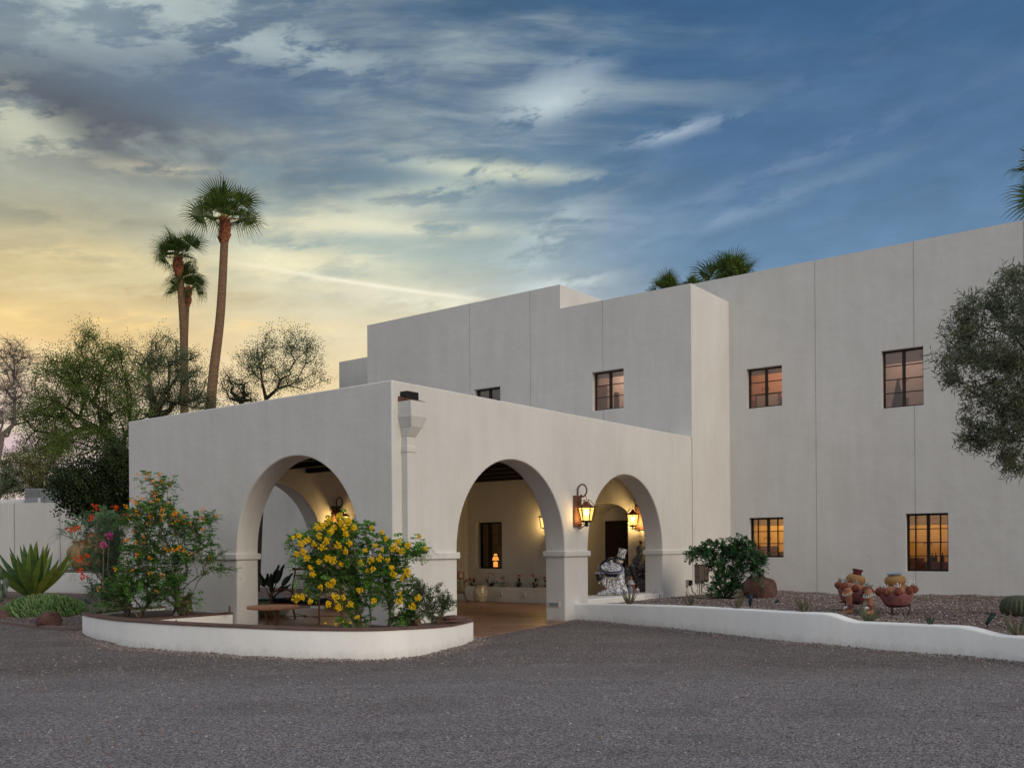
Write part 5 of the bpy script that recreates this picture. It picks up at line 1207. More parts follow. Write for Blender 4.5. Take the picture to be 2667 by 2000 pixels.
# bedding plants on the patio planter
for i, (px, py, hh) in enumerate(((1232, 1533, .3), (1278, 1531, .42), (1308, 1531, .36), (1352, 1531, .42), (1392, 1531, .40), (1424, 1531, .36))):
    q = pl(px, py, 1, 10.2); rg = random.Random(50+i); p = Vector((q.x, 10.2, .34))
    t_ = thing('bedding_plant', ['small two-stemmed plant at the left end of the patio planter', 'plant with one tall red bloom, second from the left on the patio planter', 'bushy red-leaved plant below the patio window', 'tall red-flowered plant near the middle of the patio planter', 'arching dark-leaved plant left of the last one on the patio planter', 'plant half hidden behind the entrance pier'][i], 'plant', tuple(p), 0, 'plants in the patio planter')
    b = MB()
    for k_ in range(16):
        d = rdir(rg); d.z = abs(d.z)+.2; d.normalize(); st_ = p+d*hh*.5*rg.random()+Vector((0, 0, .04)); b.tube([p, st_], [.006, .004], 4, cap=False); leaf(b, st_, d+Vector((0, 0, -.3)), Vector((0, 0, 1)), .15, .075)
    b.build('leaves', 'leaf_dark' if i != 2 else 'leaf_orange_bells', t_)
    b = MB(); 
    for k_ in range(3): blossom(b, p+Vector((rg.uniform(-.12, .12), rg.uniform(-.05, .05), hh*rg.uniform(.75, 1.05))), rg, 2, .02, .03, .03)
    b.build('flowers', 'fl_red', t_)

# ------------------------------------------------------------------ bench, table and planted pot under the portico
bn = thing('bench', 'rust-brown iron bench with slatted scroll back behind the yellow-flowered shrub', 'bench', (-4.55, 1.97, 0))
XL, XR, YF, YB = -5.31, -3.78, 1.70, 2.25
for x in (XL, XR):
    MB().tube([(x, YF-.03, .004), (x, YF, .03), (x, YF, .40), (x, YF, .56)], [.026, .018, .018, .020], 8).build('leg', 'rust_iron', bn)
    MB().tube([(x, YB+.10, .004), (x, YB+.04, .22), (x, YB, .40), (x, YB+.03, .70), (x, YB+.12, 1.08)], [.022, .018, .018, .018, .018], 8).build('leg', 'rust_iron', bn)
    MB().tube([(x, YF-.02, .53), (x, YF+.10, .62), (x, YF+.28, .66), (x, YB-.10, .64), (x, YB+.02, .58)], .018, 8).build('armrest', 'rust_iron', bn, smooth=True)
b = MB()
for y in (YF, YB): b.tube([(XL, y, .375), (XR, y, .375)], .016, 8)
for x in (XL, XR): b.tube([(x, YF, .375), (x, YB, .375)], .014, 8)
for i in range(9): x = XL+(XR-XL)*(i+1)/10; b.tube([(x, YF, .378), (x, YB, .378)], .007, 5)
b.build('seat_frame', 'rust_iron', bn)
b = MB(); b.tube([(XL-.06, YB+.12, 1.08), (XR+.06, YB+.12, 1.08)], .022, 8); b.ball((XL-.07, YB+.12, 1.08), .035); b.ball((XR+.07, YB+.12, 1.08), .035); b.tube([(XL, YB+.08, .95), (XR, YB+.08, .95)], .012, 6); b.tube([(XL, YB, .47), (XR, YB, .47)], .012, 6); b.build('back_rail', 'rust_iron', bn)
b = MB(); n = 32
for i in range(n):
    x = XL+.04+(XR-XL-.08)*i/(n-1); pts_ = [(x, YB, .47), (x, YB-.02, .58), (x, YB+.03, .74), (x, YB+.04, .84), (x, YB+.08, .95)]; b.tube(pts_, .007, 5, cap=False)
b.build('back_slats', 'rust_iron', bn)
b = MB(); b.tube([(XL, YF, .12), ((XL+XR)/2, (YF+YB)/2, .10), (XR, YB+.06, .12)], .008, 5); b.tube([(XR, YF, .12), ((XL+XR)/2, (YF+YB)/2, .115), (XL, YB+.06, .12)], .008, 5); b.ball(((XL+XR)/2, (YF+YB)/2, .108), .03); b.build('stretcher', 'rust_iron', bn)
o = MB().box((XL+.06, YF-.02, .395), (XR-.06, YB-.03, .48)).build('seat_cushion', 'navy_cloth', loc=(-4.55, 1.95, .39), bevel=.022, seg=3); autosmooth(o); tag(o, 'navy blue cushion lying on the seat of the iron bench', 'cushion')
tb = thing('side_table', 'round terracotta-topped side table in front of the bench', 'side table', (-2.32, -.6, 0))
MB().lathe([(.0, .475), (.40, .475), (.445, .482), (.45, .51), (.44, .53), (.0, .534)], (-2.32, -.6, 0), 48).build('table_top', 'terracotta', tb)
for i in range(3):
    a = R(100+i*120); MB().tube([(-2.32+.17*math.cos(a), -.6+.17*math.sin(a), .004), (-2.32+.10*math.cos(a), -.6+.10*math.sin(a), .12), (-2.32+.13*math.cos(a), -.6+.13*math.sin(a), .474)], .022, 8).build('leg', 'rust_iron', tb)
MB().tube([(-2.32+.11*math.cos(R(a)), -.6+.11*math.sin(R(a)), .13) for a in range(0, 361, 30)], .009, 5).build('ring', 'rust_iron', tb)
pt = thing('glazed_pot', 'wide green and white patterned pot behind the side table', 'pot', (-6.3, 2.5, 0))
MB().lathe([(.26, .005), (.34, .05), (.43, .20), (.44, .28), (.40, .36), (.37, .385)], (-6.3, 2.5, 0), 40).build('pot_body', 'tal_green', pt, smooth=True)
MB().lathe([(.37, .386), (.43, .40), (.43, .42), (.36, .43), (.33, .40)], (-6.3, 2.5, 0), 40).build('pot_rim', 'pot_green_rim', pt, smooth=True)
MB().lathe([(.0, .35), (.345, .385), (.0, .386)], (-6.3, 2.5, 0), 24).build('soil', 'soil', pt)
pb_ = thing('paddle_leaf_plant', 'dark paddle-leaved plant growing in the green patterned pot', 'plant', (-6.3, 2.5, .39)); rg = random.Random(3)
def paddle(b, base, tip, W, fold=.4, seed=0):
    base = Vector(base); tip = Vector(tip); d = (tip-base); L_ = d.length; d.normalize(); s1 = RT.copy(); s1 = (s1-d*s1.dot(d)).normalized(); nn = d.cross(s1); st = base+d*L_*.45-nn*.02
    b.tube([base, base.lerp(st, .5)+Vector((0, 0, .01)), st], [.014, .011, .008], 5); Lb = L_*.55; rings = []
    n = 8
    for i in range(n+1):
        u = i/n; w_ = W*math.sin(min(1, u*1.15+.05)*math.pi)**.7 if u < .87 else W*(1-u)/.13*.45; w_ = max(abs(w_), .004); c = st+d*Lb*u+nn*(.10*u*u*L_)
        rings += [c-s1*w_/2-nn*w_*fold, c, c+s1*w_/2-nn*w_*fold]
    b.add(rings, [f for i in range(n) for f in ((i*3, i*3+1, i*3+4, i*3+3), (i*3+1, i*3+2, i*3+5, i*3+4))])
Q3 = lambda a, c, dep: at(640+a*.14467, 1420+c*.14467, dep)
dpt = (Vector((-6.3, 2.5, .4))-CAM).dot(FW)
for i, (tx, ty, W, dd) in enumerate(((225, 455, .16, -.1), (385, 490, .15, .15), (595, 335, .14, 0), (655, 360, .10, .2), (692, 335, .13, -.1), (850, 480, .13, .1), (450, 500, .13, -.2), (820, 690, .09, 0), (700, 700, .09, .2), (470, 700, .10, .1))):
    b = MB(); paddle(b, (-6.3+rg.uniform(-.06, .06), 2.5+rg.uniform(-.06, .06), .39), Q3(tx, ty, dpt+dd), W); autosmooth(b.build('leaf', 'leaf_bird', pb_), 60)
o = MB().lathe([(.16, .005), (.25, .25), (.29, .26), (.29, .31), (.24, .31), (.22, .27)], (-7.05, 5.15, 0), 28).build('terracotta_pot', 'terracotta', loc=(-7.05, 5.15, 0), smooth=True); tag(o, 'plain terracotta pot behind the right end of the bench', 'pot')

# ------------------------------------------------------------------ ceramics along the back of the portico
o = MB().lathe([(.14, .005), (.16, .03), (.205, .16), (.21, .26), (.17, .40), (.165, .42), (.18, .44), (.18, .46), (.15, .465)], (-5.95, 9.45, 0), 36).build('garden_stool', 'tal_yellow', loc=(-5.95, 9.45, 0), smooth=True); tag(o, 'white and yellow ceramic stool standing by the low patio planter', 'ceramic stool')
sx, sy = -6.35, 9.05
ps = thing('plant_stand', 'scrolled iron stand at the far left of the patio seen through the large arch', 'plant stand', (sx, sy, 0))
for i in range(4):
    a = R(45+90*i)+.6; ca, sa = math.cos(a), math.sin(a)
    MB().tube([(sx+ca*r, sy+sa*r, z) for r, z in ((.30, .05), (.33, .03), (.31, .006), (.25, .03), (.16, .20), (.13, .33), (.15, .45), (.21, .60), (.27, .64), (.30, .61), (.27, .58))], .010, 6).build('leg', 'rust_iron', ps, smooth=True)
MB().tube([(sx+.14*math.cos(R(a)), sy+.14*math.sin(R(a)), .26) for a in range(0, 361, 30)], .009, 5).build('ring', 'rust_iron', ps)
o = MB().lathe([(.10, .27), (.14, .31), (.16, .45), (.15, .58), (.17, .64), (.15, .645)], (sx, sy, 0), 32).build('painted_pot', 'tal_multi', loc=(sx, sy, .27), smooth=True); tag(o, 'green painted pot with yellow flowers held in the iron stand', 'pot')
op = thing('orange_pot', 'orange pot with white arch motifs on top of the green painted pot', 'pot', (sx, sy, .65))
MB().lathe([(.10, .65), (.13, .70), (.15, .80), (.145, .86), (.13, .87)], (sx, sy, 0), 32).build('pot_body', 'terracotta', op, smooth=True)
MB().lathe([(.132, .871), (.14, .895), (.11, .895)], (sx, sy, 0), 32).build('rim', 'white_clay', op)
for k_ in range(6):
    a = R(k_*60-40); d = Vector((math.cos(a), math.sin(a), 0)); sd_ = Vector((-d.y, d.x, 0)); c = Vector((sx, sy, 0))+d*.152
    MB().add([c-sd_*.035+Vector((0, 0, .70))-d*.012, c+sd_*.035+Vector((0, 0, .70))-d*.012, c+sd_*.032+Vector((0, 0, .80)), c+Vector((0, 0, .85)), c-sd_*.032+Vector((0, 0, .80))], [(0, 1, 2, 3, 4)]).build('motif', 'white_clay', op)

def jar(c, s_, label, group='tall blue jars by the door'):
    t_ = thing('lidded_jar', label, 'jar', c, 0, group)
    MB().lathe([(r*s_, z*s_) for r, z in ((.13, .0), (.15, .02), (.17, .35), (.25, .75), (.285, .98), (.26, 1.12), (.15, 1.24), (.115, 1.27), (.115, 1.36), (.13, 1.37))], c, 40).build('jar_body', 'tal_jar', t_, smooth=True)
    MB().lathe([(r*s_, z*s_) for r, z in ((.15, 1.372), (.15, 1.39), (.13, 1.45), (.07, 1.53), (.02, 1.55))], c, 32).build('lid', 'tal_jar', t_, smooth=True)
    MB().ball(Vector(c)+Vector((0, 0, 1.59*s_)), .045*s_).build('knob', 'navy_glaze', t_, smooth=True)
    if s_ > .9:
        b = MB(); cc = Vector(c)+Vector((0, 0, .88)); n_ = -FW
        b.lathe([(.0, 0), (.17, .0), (.15, .02), (.0, .022)], cc+n_*.262, 24, mtx=n_.to_track_quat('Z', 'Y').to_matrix()); b.build('medallion', 'navy_glaze', t_)
        b = MB()
        for sx_ in (-1, 1):
            for sz_ in (-1, 1): b.tube([cc+n_*.292+RT*sx_*(.03+.09*u)+Vector((0, 0, sz_*(.05+.07*u-.02*math.sin(u*3)))) for u in (0, .35, .7, 1)], [.008, .02, .018, .006], 6, flat=.5)
        b.build('petal', 'bone', t_)
    return t_
jar((-1.17, 10.10, .006), 1.02, 'tall dark blue patterned jar with lid, half behind the right jamb of the small arch')
jar((-1.42, 9.85, .006), .66, 'shorter dark lidded jar between the statue and the tall jar')
lp = pl(1643, 1543, 0, -.62); lp.z = .402
lf = thing('bell_figurine', 'small bell-shaped figurine with orange beads beside the statue', 'figurine', tuple(lp))
MB().lathe([(.085, 0), (.08, .10), (.05, .20), (.045, .205)], lp, 24).build('body', 'lavender', lf, smooth=True)
MB().lathe([(.11, .206), (.112, .22), (.075, .26), (.06, .30), (.02, .325)], lp, 24).build('hat', 'bell_grey', lf, smooth=True)
MB().lathe([(.09, .200), (.116, .203), (.116, .212), (.09, .214)], lp, 24).build('hat_brim', 'orange_glaze', lf)
MB().ball(lp+Vector((0, 0, .355)), .035).build('bobble', 'orange_glaze', lf, smooth=True)
b = MB()
for k_ in range(6): b.ball(lp-FW*.07+RT*(.06+.004*k_)+Vector((0, 0, .185-.034*k_)), .02, 0, 8, 6)
b.build('beads', 'orange_glaze', lf, smooth=True)
lp2 = pl(1660, 1544, 0, -.5); lp2.z = .402
o = MB().ball(lp2+Vector((0, 0, .06)), (.055, .055, .062), 0, 16, 10).build('ceramic_ball', 'tal_white', loc=tuple(lp2), smooth=True); tag(o, 'small blue and white ceramic ball at the right of the bell figurine', 'ornament')

# the blue and white couple
so = pl(1597, 1553, 0, -.42); so.z = .402
K_ = (so-CAM).dot(FW)/F_/9.219
def sp_(X, Z, dy=0.): return so+RT*((X-618)*K_)+Vector((0, 0, (1405-Z)*K_))+FW*dy
st_t = thing('ceramic_statue', 'blue and white ceramic skeleton couple with a wide flowered hat and a top hat', 'statue', tuple(so))
b = MB()   # spreading train of the gown
P_ = [(185, 1398, .02), (260, 1370, .07), (380, 1335, .11), (500, 1290, .15), (600, 1275, .17), (720, 1290, .16), (800, 1330, .12), (830, 1360, .08)]
b.tube([sp_(x, z, -.05) for x, z, r in P_], [r*.62 for x, z, r in P_], 14, flat=.9)
b.build('gown', 'tal_white', st_t, smooth=True)
b = MB(); b.tube([sp_(560, 1350), sp_(560, 1230), sp_(558, 1120), sp_(560, 1010), sp_(565, 930), sp_(572, 840)], [.17, .125, .105, .10, .115, .06], 18, flat=.8); b.build('bodice', 'tal_white', st_t, smooth=True)
b = MB(); b.tube([sp_(770, 800, .05), sp_(800, 880, .04), sp_(795, 1000, .03), sp_(800, 1120, .02), sp_(850, 1220, .0), sp_(900, 1310, -.02), sp_(930, 1385, -.03)], [.075, .115, .12, .13, .11, .09, .085], 18, flat=.8)
b.tube([sp_(740, 1020, .02), sp_(700, 1150, 0), sp_(700, 1260, 0), sp_(735, 1385, 0)], [.10, .12, .12, .10], 14, flat=.8); b.build('coat', 'tal_white', st_t, smooth=True)
b = MB()
for i in range(9): a = math.pi*(i/8); b.ball(sp_(560-115*math.cos(a), 900+35*math.sin(a), -.08), .036, 0, 8, 6)
b.build('collar', 'navy_glaze', st_t, smooth=True)
b = MB()
for i in range(12): a = math.pi*(i/11); b.ball(sp_(555-118*math.cos(a), 985+15*math.sin(a), -.09), .016, 0, 8, 6)
b.build('beads', 'bone', st_t, smooth=True)
for pts_ in (((490, 1010), (478, 1100), (470, 1190), (455, 1235)), ((612, 1020), (622, 1110), (640, 1200), (650, 1225))):
    MB().tube([sp_(x, z, -.125) for x, z in pts_], [.020, .016, .016, .022], 8).build('arm_bone', 'bone', st_t, smooth=True)
MB().tube([sp_(440, 950, -.05), sp_(395, 1040, -.08), sp_(400, 1150, -.09), sp_(440, 1200, -.1)], [.045, .05, .05, .03], 10).build('sleeve', 'tal_white', st_t, smooth=True)
MB().tube([sp_(410, 1010, -.08), sp_(350, 1060, -.12), sp_(300, 1075, -.14)], [.03, .045, .018], 10).build('sleeve', 'lavender', st_t, smooth=True)
b = MB(); b.ball(sp_(270, 1085, -.14), (.022, .018, .03), 0, 10, 8)
for k_ in range(4): b.tube([sp_(250+3*k_, 1075+16*k_, -.15), sp_(270, 1072+16*k_, -.172), sp_(290-2*k_, 1078+15*k_, -.15)], .0075, 6)
b.tube([sp_(262, 1066, -.15), sp_(276, 1052, -.17)], .008, 6); b.build('hand', 'bone', st_t, smooth=True)
MB().tube([sp_(270, 1155, -.14), sp_(270, 1070, -.14), sp_(268, 1000, -.14), sp_(268, 900, -.14)], [.022, .024, .06, .10], 16).build('bouquet_wrap', 'black_glaze', st_t, smooth=True)
b = MB(); rg = random.Random(12)
for k_ in range(26): a = rg.random()*6.28; r_ = 85*rg.random()**.5; b.ball(sp_(268+r_*math.cos(a), 880-25*rg.random(), -.14+.1*math.sin(a)*r_/90), rg.uniform(.016, .026), 0, 8, 6)
b.build('bouquet_flowers', 'lavender', st_t, smooth=True)
# wide hat of the bride, tipped towards the viewer
hc = sp_(560, 730, -.16); nrm_ = (-FW*.88+Vector((0, 0, .40))-RT*.05).normalized(); hx = (RT-nrm_*RT.dot(nrm_)).normalized(); hx = (hx+Vector((0, 0, -.12))).normalized(); hy = nrm_.cross(hx).normalized()
def brim(r0, r1, off, m_, nm, bumpy=.03):
    b = MB(); n = 40; vs_ = []
    for k_, (q, o2) in enumerate(((r0, 0), (r1, 0), (r1*1.0, -.02), (r0, -.02))):
        for i in range(n):
            a = 2*math.pi*i/n; dip = 1-.16*math.exp(-((a-math.pi/2)/.35)**2); w_ = .045*math.cos(2*a)
            vs_.append(hc+hx*q*math.cos(a)+hy*q*.50*math.sin(a)*dip*(1 if math.sin(a) > 0 else 1.05)+nrm_*(off+o2-w_*q/.25))
    fs = [(k_*n+i, k_*n+(i+1) % n, ((k_+1) % 4)*n+(i+1) % n, ((k_+1) % 4)*n+i) for k_ in range(4) for i in range(n)]
    return b.add(vs_, fs).build(nm, m_, st_t, norm=True)
brim(.015, .235, .012, 'tal_white', 'hat_brim'); brim(.236, .262, .016, 'navy_glaze', 'hat_edge'); brim(.02, .30, -.03, 'lavender', 'hat_back')
b = MB(); P_ = [(285, 715), (340, 650), (420, 590), (520, 545), (620, 560), (720, 610), (800, 680), (850, 760)]
b.tube([sp_(x, z, -.06) for x, z in P_], [.012, .03, .04, .045, .05, .04, .03, .012], 10); b.build('hat_fold', 'navy_glaze', st_t, smooth=True)
b = MB()
for x, z, r in ((540, 520, .045), (500, 545, .04), (590, 525, .045), (470, 580, .035), (625, 560, .035)): b.ball(sp_(x, z, -.1), r, 0, 10, 8)
b.build('hat_flowers', 'navy_glaze', st_t, smooth=True)
b = MB()
for dx, dz in ((0, 0), (-18, 8), (18, 8), (0, 22)): b.ball(sp_(562+dx, 575+dz, -.17), .021, 0, 8, 6)
b.build('hat_blossom', 'bone', st_t, smooth=True)
# groom: skull and top hat
tilt = Matrix.Rotation(R(14), 3, FW)
b = MB(); b.ball(sp_(775, 585, -.02), (.092, .088, .070), 0, 18, 12, mtx=tilt); b.ball(sp_(700, 572, -.06), (.042, .05, .038), 0, 12, 8, mtx=tilt); b.build('skull', 'bone', st_t, smooth=True)
b = MB()
for dx, dz in ((-18, -14), (6, -12)): b.ball(sp_(700+dx, 570+dz, -.11), .012, 0, 8, 6)
b.tube([sp_(680, 596, -.11), sp_(700, 603, -.115), sp_(720, 598, -.11)], .004, 5); b.build('eye_socket', 'black_glaze', st_t, smooth=True)
MB().tube([sp_(758, 690, .02), sp_(775, 620, .0)], [.045, .05], 10).build('neck', 'navy_glaze', st_t, smooth=True)
axh = (Vector((0, 0, 1))*.96+RT*.25).normalized(); qh = axh.to_track_quat('Z', 'Y').to_matrix()
MB().lathe([(.0, .0), (.125, -.008), (.135, .0), (.13, .010), (.0, .014)], sp_(805, 520, -.03), 32, mtx=qh).build('hat_brim', 'navy_glaze', st_t, smooth=True)
MB().lathe([(.090, .012), (.088, .10), (.098, .21), (.096, .222), (.0, .226)], sp_(800, 515, -.03), 32, mtx=qh).build('top_hat', 'tal_white', st_t)

# ------------------------------------------------------------------ figured pots on iron stands, ceramic legs
def stand(c, r, h, par):
    for i in range(3):
        a = R(20+120*i); ca, sa = math.cos(a), math.sin(a)
        MB().tube([(c.x+ca*r*k2, c.y+sa*r*k2, c.z+z) for k2, z in ((1.0, h+.03), (.92, h*.5), (.80, .0), (.84, -.05))], .008, 6).build('stand_leg', 'black_iron', par)
    MB().tube([(c.x+r*1.0*math.cos(R(a)), c.y+r*1.0*math.sin(R(a)), c.z+h) for a in range(0, 361, 20)], .009, 5).build('stand_ring', 'black_iron', par)
def figured_pot(c, S_, tilt_deg, tilt_ax, label, rimm, topm, birdm, neck, seed):
    c = Vector(c); t_ = thing('figured_pot', label, 'ceramic pot', tuple(c), 0, 'terracotta pots ringed with faces'); rg = random.Random(seed)
    stand(c, .235*S_, .17, t_); O = c+Vector((0, 0, .13)); mt = Matrix.Rotation(R(tilt_deg), 3, tilt_ax)
    def W(v): return O+mt @ Vector(v)
    MB().lathe([(r*S_, z*S_) for r, z in ((.05, 0), (.17, .015), (.24, .09), (.31, .22), (.335, .29), (.32, .33), (.0, .34))], O, 40, mtx=mt).build('bowl', 'clay_purple', t_, smooth=True)
    MB().lathe([(r*S_, z*S_) for r, z in ((.325, .325), (.31, .37), (.24, .43), (.17, .45), (.0, .46))], O, 40, mtx=mt).build('shoulder', 'terracotta', t_, smooth=True)
    MB().lathe([(r*S_, z*S_) for r, z in ((.15, .44), (.195, .49), (.205, .55), (.18, .61), (.12, .64), (.0, .645))], O, 36, mtx=mt).build('upper_bowl', topm, t_, smooth=True)
    if neck: MB().lathe([(r*S_, z*S_) for r, z in ((.10, .635), (.085, .69), (.10, .73), (.125, .755), (.10, .76), (.05, .70))], O, 32, mtx=mt).build('rim', rimm, t_, smooth=True)
    else: MB().lathe([(r*S_, z*S_) for r, z in ((.10, .640), (.145, .675), (.15, .69), (.12, .695), (.10, .665), (.0, .66))], O, 32, mtx=mt).build('rim', rimm, t_, smooth=True)
    for k_ in range(9):
        a = R(k_*40+12); d = Vector((math.cos(a), math.sin(a), 0)); sd_ = Vector((-d.y, d.x, 0)); p = d*.335*S_+Vector((0, 0, .345*S_))
        b = MB(); b.ball(W(p), (.074*S_, .074*S_, .082*S_), 0, 14, 10, mtx=mt)
        b.ball(W(p+d*.068*S_+Vector((0, 0, -.005*S_))), .016*S_, 0, 8, 6)
        for sg in (-1, 1): b.ball(W(p+d*.062*S_+sd_*sg*.028*S_+Vector((0, 0, .020*S_))), .013*S_, 0, 8, 6); b.ball(W(p+sd_*sg*.072*S_-Vector((0, 0, .03*S_))), .024*S_, 0, 8, 6)
        b.tube([W(p+d*.066*S_+sd_*u*S_-Vector((0, 0, (.034-abs(u)*.15)*S_))) for u in (-.025, 0, .025)], .008*S_, 5)
        f_ = b.build('face', 'terracotta_dark', t_, smooth=True)
        b = MB(); q = p+Vector((0, 0, .095*S_)); b.ball(W(q), (.026*S_, .03*S_, .03*S_), 0, 10, 8); b.tube([W(q), W(q+Vector((0, 0, .05*S_))+d*.01), W(q+Vector((0, 0, .075*S_))+d*.02)], [.022*S_, .018*S_, .008*S_], 8)
        for sg in (-1, 1): b.tube([W(q), W(q+sd_*sg*.05*S_+Vector((0, 0, .02*S_))), W(q+sd_*sg*.062*S_+Vector((0, 0, .055*S_)))], [.014*S_, .012*S_, .004*S_], 6)
        b.build('dove', birdm, t_, smooth=True)
    return t_
pA = pl(2216, 1588, 2, .33); pB = pl(2338, 1596, 2, .33)
pA.z = bed_z(pA.x, pA.y)-.01; pB.z = bed_z(pB.x, pB.y)-.01
figured_pot(pA, .85, 12, FW, 'left of the two figured pots, with flared maroon neck, tilted back behind the ceramic legs', 'clay_maroon', 'clay_ochre', 'grey_clay', True, 1)
figured_pot(pB, .87, 5, -FW, 'right of the two figured pots, with a blue plate-like rim and white doves', 'blue_clay', 'clay_ochre', 'white_clay', False, 2)
def cleg(px, py, H_, W_, lean, label, cut):
    q = pl(px, py, 2, .33); q.z = bed_z(q.x, q.y)-.005; dep = (q-CAM).dot(FW); t_ = thing('leg_sculpture', label, 'sculpture', tuple(q), 0, 'terracotta leg sculptures')
    def W(x, z, y=0): return q+RT*x+Vector((0, 0, z))+FW*y
    prof = [(0, .0, .052), (0, .05, .050), (-.005, .11, .046), (lean*.3, .18, .058), (lean*.55, .27, .074), (lean*.8, .36, .078), (lean, .44, .074), (lean*1.1, H_, .078)]
    b = MB(); b.tube([W(x, z) for x, z, r in prof], [r*W_ for x, z, r in prof], 18)
    # foot pointing to the left and towards the viewer
    b.tube([W(.02, .045), W(-.05, .045, -.03), W(-.13, .035, -.07), W(-.19, .022, -.10)], [.05, .05, .045, .028], 14, flat=.8)
    for k_ in range(5): b.ball(W(-.20+.008*k_, .018, -.13+.022*k_), (.020-.002*k_, .013, .014), 0, 8, 6)
    b.build('leg_body', 'terracotta', t_, smooth=True)
    for z in (.125, .145, .17): MB().tube([W(.0+.068*math.cos(R(a)), z, .062*math.sin(R(a))) for a in range(0, 361, 24)], .008, 5).build('anklet', 'clay_purple', t_, smooth=True)
    MB().tube([W(-.055, .10, -.05), W(-.085, .135, -.07), (W(-.12, .13, -.085)), W(-.14, .10, -.09), W(-.135, .085, -.09)], [.010, .018, .022, .018, .008], 8).build('sandal_ornament', 'white_clay', t_, smooth=True)
    b = MB()
    for k_ in range(14):
        a = 2*math.pi*k_/14; x_, y_ = math.cos(a)*.085*W_, math.sin(a)*.085*W_; zz = H_-.10+.035*math.cos(a-.6); b.tube([W(lean*1.05+x_, zz+.03, y_), W(lean*1.05+x_*1.15, zz-.005, y_*1.15)], [.010, .014], 6)
    b.build('knee_tassels', 'white_clay', t_, smooth=True)
    MB().tube([W(lean*1.05+.086*W_*math.cos(R(a)), H_-.06+.035*math.cos(R(a)-.6), .086*W_*math.sin(R(a))) for a in range(0, 361, 24)], .013, 6).build('knee_band', 'orange_glaze' if cut else 'grey_clay', t_, smooth=True)
cleg(2215, 1593, .46, .80, -.05, 'terracotta leg with white tassels in front of the left figured pot', True)
cleg(2269, 1597, .43, .76, -.05, 'terracotta leg with a grey knee band between the two figured pots', False)

# ------------------------------------------------------------------ small fixtures
def spot(p, label, m_, aim, S_=1., group='garden spotlights'):
    p = Vector(p); t_ = thing('garden_spotlight', label, 'spotlight', tuple(p), 0, group); a = Vector(aim).normalized(); top = p+Vector((0, 0, .09*S_))
    MB().tube([p-Vector((0, 0, .03)), top], .010*S_, 6).build('stake', 'black_iron', t_)
    MB().tube([top-a*.05*S_, top+a*.02*S_, top+a*.10*S_, top+a*.17*S_], [.020*S_, .036*S_, .042*S_, .042*S_], 14).build('housing', m_, t_, smooth=True)
    MB().tube([top+a*.165*S_, top+a*.19*S_], .045*S_, 14).build('hood', m_, t_)
q = pl(1954, 1573, 2, .36); spot((q.x, q.y, bed_z(q.x, q.y)), 'blue-grey upright spotlight in the gravel in front of the boulder', 'spot_blue', (0.05, 0, 1))
q = pl(2572, 1637, 2, .33); spot((q.x, q.y, bed_z(q.x, q.y)), 'dark green tilted spotlight near the second wall step', 'spot_green', RT*.55+Vector((0, 0, .8)), .75)
q = pl(2016, 1565, 2, .33); spot((q.x, q.y, bed_z(q.x, q.y)-.06), 'tiny dark spotlight almost buried right of the boulder', 'spot_green', RT*.8+Vector((0, 0, .5)), .6)
q = pl(232, 1577, 2, .02); spot((q.x, q.y, .02), 'small dark spotlight beyond the left end of the curved planter', 'spot_blue', -RT*.7+Vector((0, 0, .5)), .8)
fc = pl(1713, 1566, 0, .30); fz = bed_z(.3, fc.y)
fa = thing('garden_faucet', 'small brass garden faucet on a bent pipe below the small arch', 'faucet', (.30, fc.y, fz))
def fw_(x, z): return Vector((.30, fc.y, fz))+RT*x+Vector((0, 0, z))
MB().tube([fw_(.05, -.05), fw_(.05, .12), fw_(.03, .155), fw_(-.02, .165), fw_(-.06, .155)], .014, 8).build('pipe', 'grey_metal', fa, smooth=True)
b = MB(); b.tube([fw_(-.05, .16), fw_(-.09, .15), fw_(-.11, .12)], [.016, .015, .011], 8); b.tube([fw_(-.06, .17), fw_(-.06, .21)], .007, 6); b.build('tap', 'grey_metal', fa, smooth=True)
MB().tube([fw_(-.09, .212), fw_(-.03, .212)], .010, 6).build('handle', 'grey_metal', fa)
mb = thing('meter_box', 'brown utility box on the house wall behind the round-leaved shrub', 'utility box', (.1, 11.0, .3))
MB().box((.002, 10.76, .60), (.14, 11.28, 1.04)).build('box', 'box_brown', mb, bevel=.008); MB().box((.141, 11.03, .62), (.15, 11.27, 1.02)).build('cover', 'box_brown', mb, bevel=.004)
MB().box((.002, 10.74, 1.041), (.16, 11.30, 1.055)).build('lid', 'frame_black', mb)
for y in (10.92, 11.04): MB().tube([(.06, y, .62), (.06, y, .25)], .016, 8).build('conduit', 'grey_metal', mb)
MB().box((.151, 11.12, .95), (.153, 11.20, .965)).build('sticker', 'white_clay', mb)
jb = thing('junction_box', 'small grey outlet box with black plug and cable at the foot of the portico end', 'outlet box', (.05, 10.35, .45))
MB().box((.002, 10.28, .52), (.07, 10.38, .68)).build('box', 'grey_metal', jb, bevel=.006); MB().box((.072, 10.30, .54), (.14, 10.38, .67)).build('plug', 'black_iron', jb, bevel=.01)
MB().tube([(.10, 10.34, .54), (.13, 10.36, .46), (.10, 10.42, .40), (.16, 10.5, .30), (.2, 10.6, .27)], .012, 6).build('cable', 'black_iron', jb, smooth=True)
cb = MB(); zz_ = 4.27; pts_ = [(.006, 10.60, 4.26), (.010, 10.655, 4.18)]
for i in range(14): pts_.append((.010+.003*math.sin(i*2.1), 10.655+.006*math.sin(i*1.7), 4.1-.26*i))
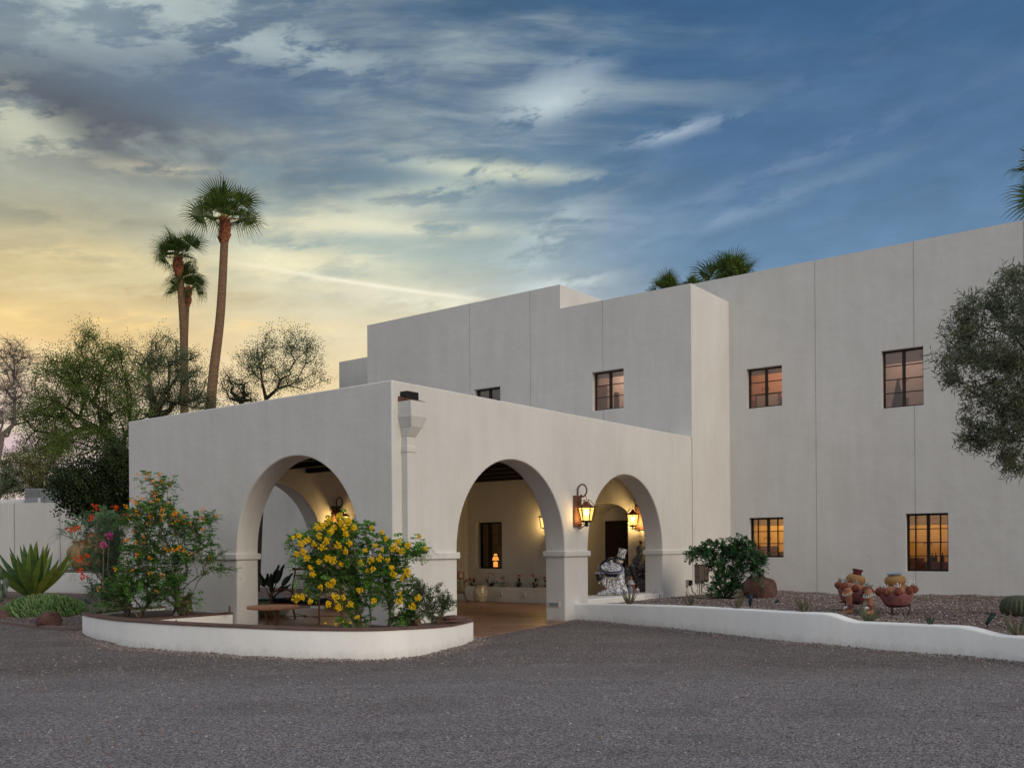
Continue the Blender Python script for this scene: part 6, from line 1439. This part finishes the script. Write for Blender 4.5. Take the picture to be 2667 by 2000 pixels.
pts_.append((.012, 10.60, .70)); cb.tube(pts_, .0045, 5); o = cb.build('wall_cable', 'joint', loc=(0, 10.6, 2)); tag(o, 'thin painted cable running down the joint between portico and house', 'cable')
# big painted urn in the far-left garden
uc = pl(210, 1480, 2, .80); du_ = (uc-CAM).dot(FW)
def urn(c, S_, label):
    o = MB().lathe([(r*S_, z*S_) for r, z in ((.20, 0), (.28, .08), (.44, .42), (.46, .60), (.38, .78), (.25, .86), (.24, .94), (.31, 1.0), (.28, 1.01), (.2, .92))], c, 36).build('painted_urn', 'urn_painted', loc=tuple(c), smooth=True); return tag(o, label, 'urn', 'urns on the terrace')
uc.z = .78; urn(uc, 1.15, 'large painted clay urn on the terrace behind the red-flowered shrub')
ub = at(250, 1478, du_+1); ub.z = .78; urn(ub, 1.5, 'darker urn mostly hidden by the feathery shrub on the terrace')
q = Vector((-4.05, -.10, .32)); b = MB().box((q.x-.012, q.y-.16, .32), (q.x+.012, q.y-.13, .46)); o = b.build('wooden_stake', 'stake', loc=tuple(q)); tag(o, 'short rusty stake standing on the end of the planter return wall', 'stake')
bl = Vector((-3.55, -1.7, .0)); bt_ = thing('bell_ornament', 'small dark bell-like ornament just behind the planter rim left of the side table', 'ornament', tuple(bl))
MB().lathe([(.055, .36), (.045, .40), (.02, .43), (.01, .46)], bl, 16).build('bell', 'box_brown', bt_, smooth=True); MB().tube([bl, bl+Vector((0, 0, .31))], .012, 6).build('post', 'black_iron', bt_)
# fallen blossoms and a dropped leaf stem on the coping
for i, (px, py) in enumerate(((705*1, 1346), (742, 1343), (727, 1349), (756, 1344))):
    q = pl(px*D, py*D, 2, .445); b = MB(); rg = random.Random(i); blossom(b, q, rg, 2, .008, .018, .018); o = b.build('fallen_blossom', 'fl_yellow', loc=tuple(q)); tag(o, ['leftmost yellow blossom fallen on the brown coping, beside the side table', 'yellow blossom fallen on the brown coping under the right bench leg', 'yellow blossom lying behind the coping between two bench legs', 'rightmost yellow blossom fallen on the coping, nearest the shrub trunk'][i], 'blossom', 'blossoms fallen on the coping')
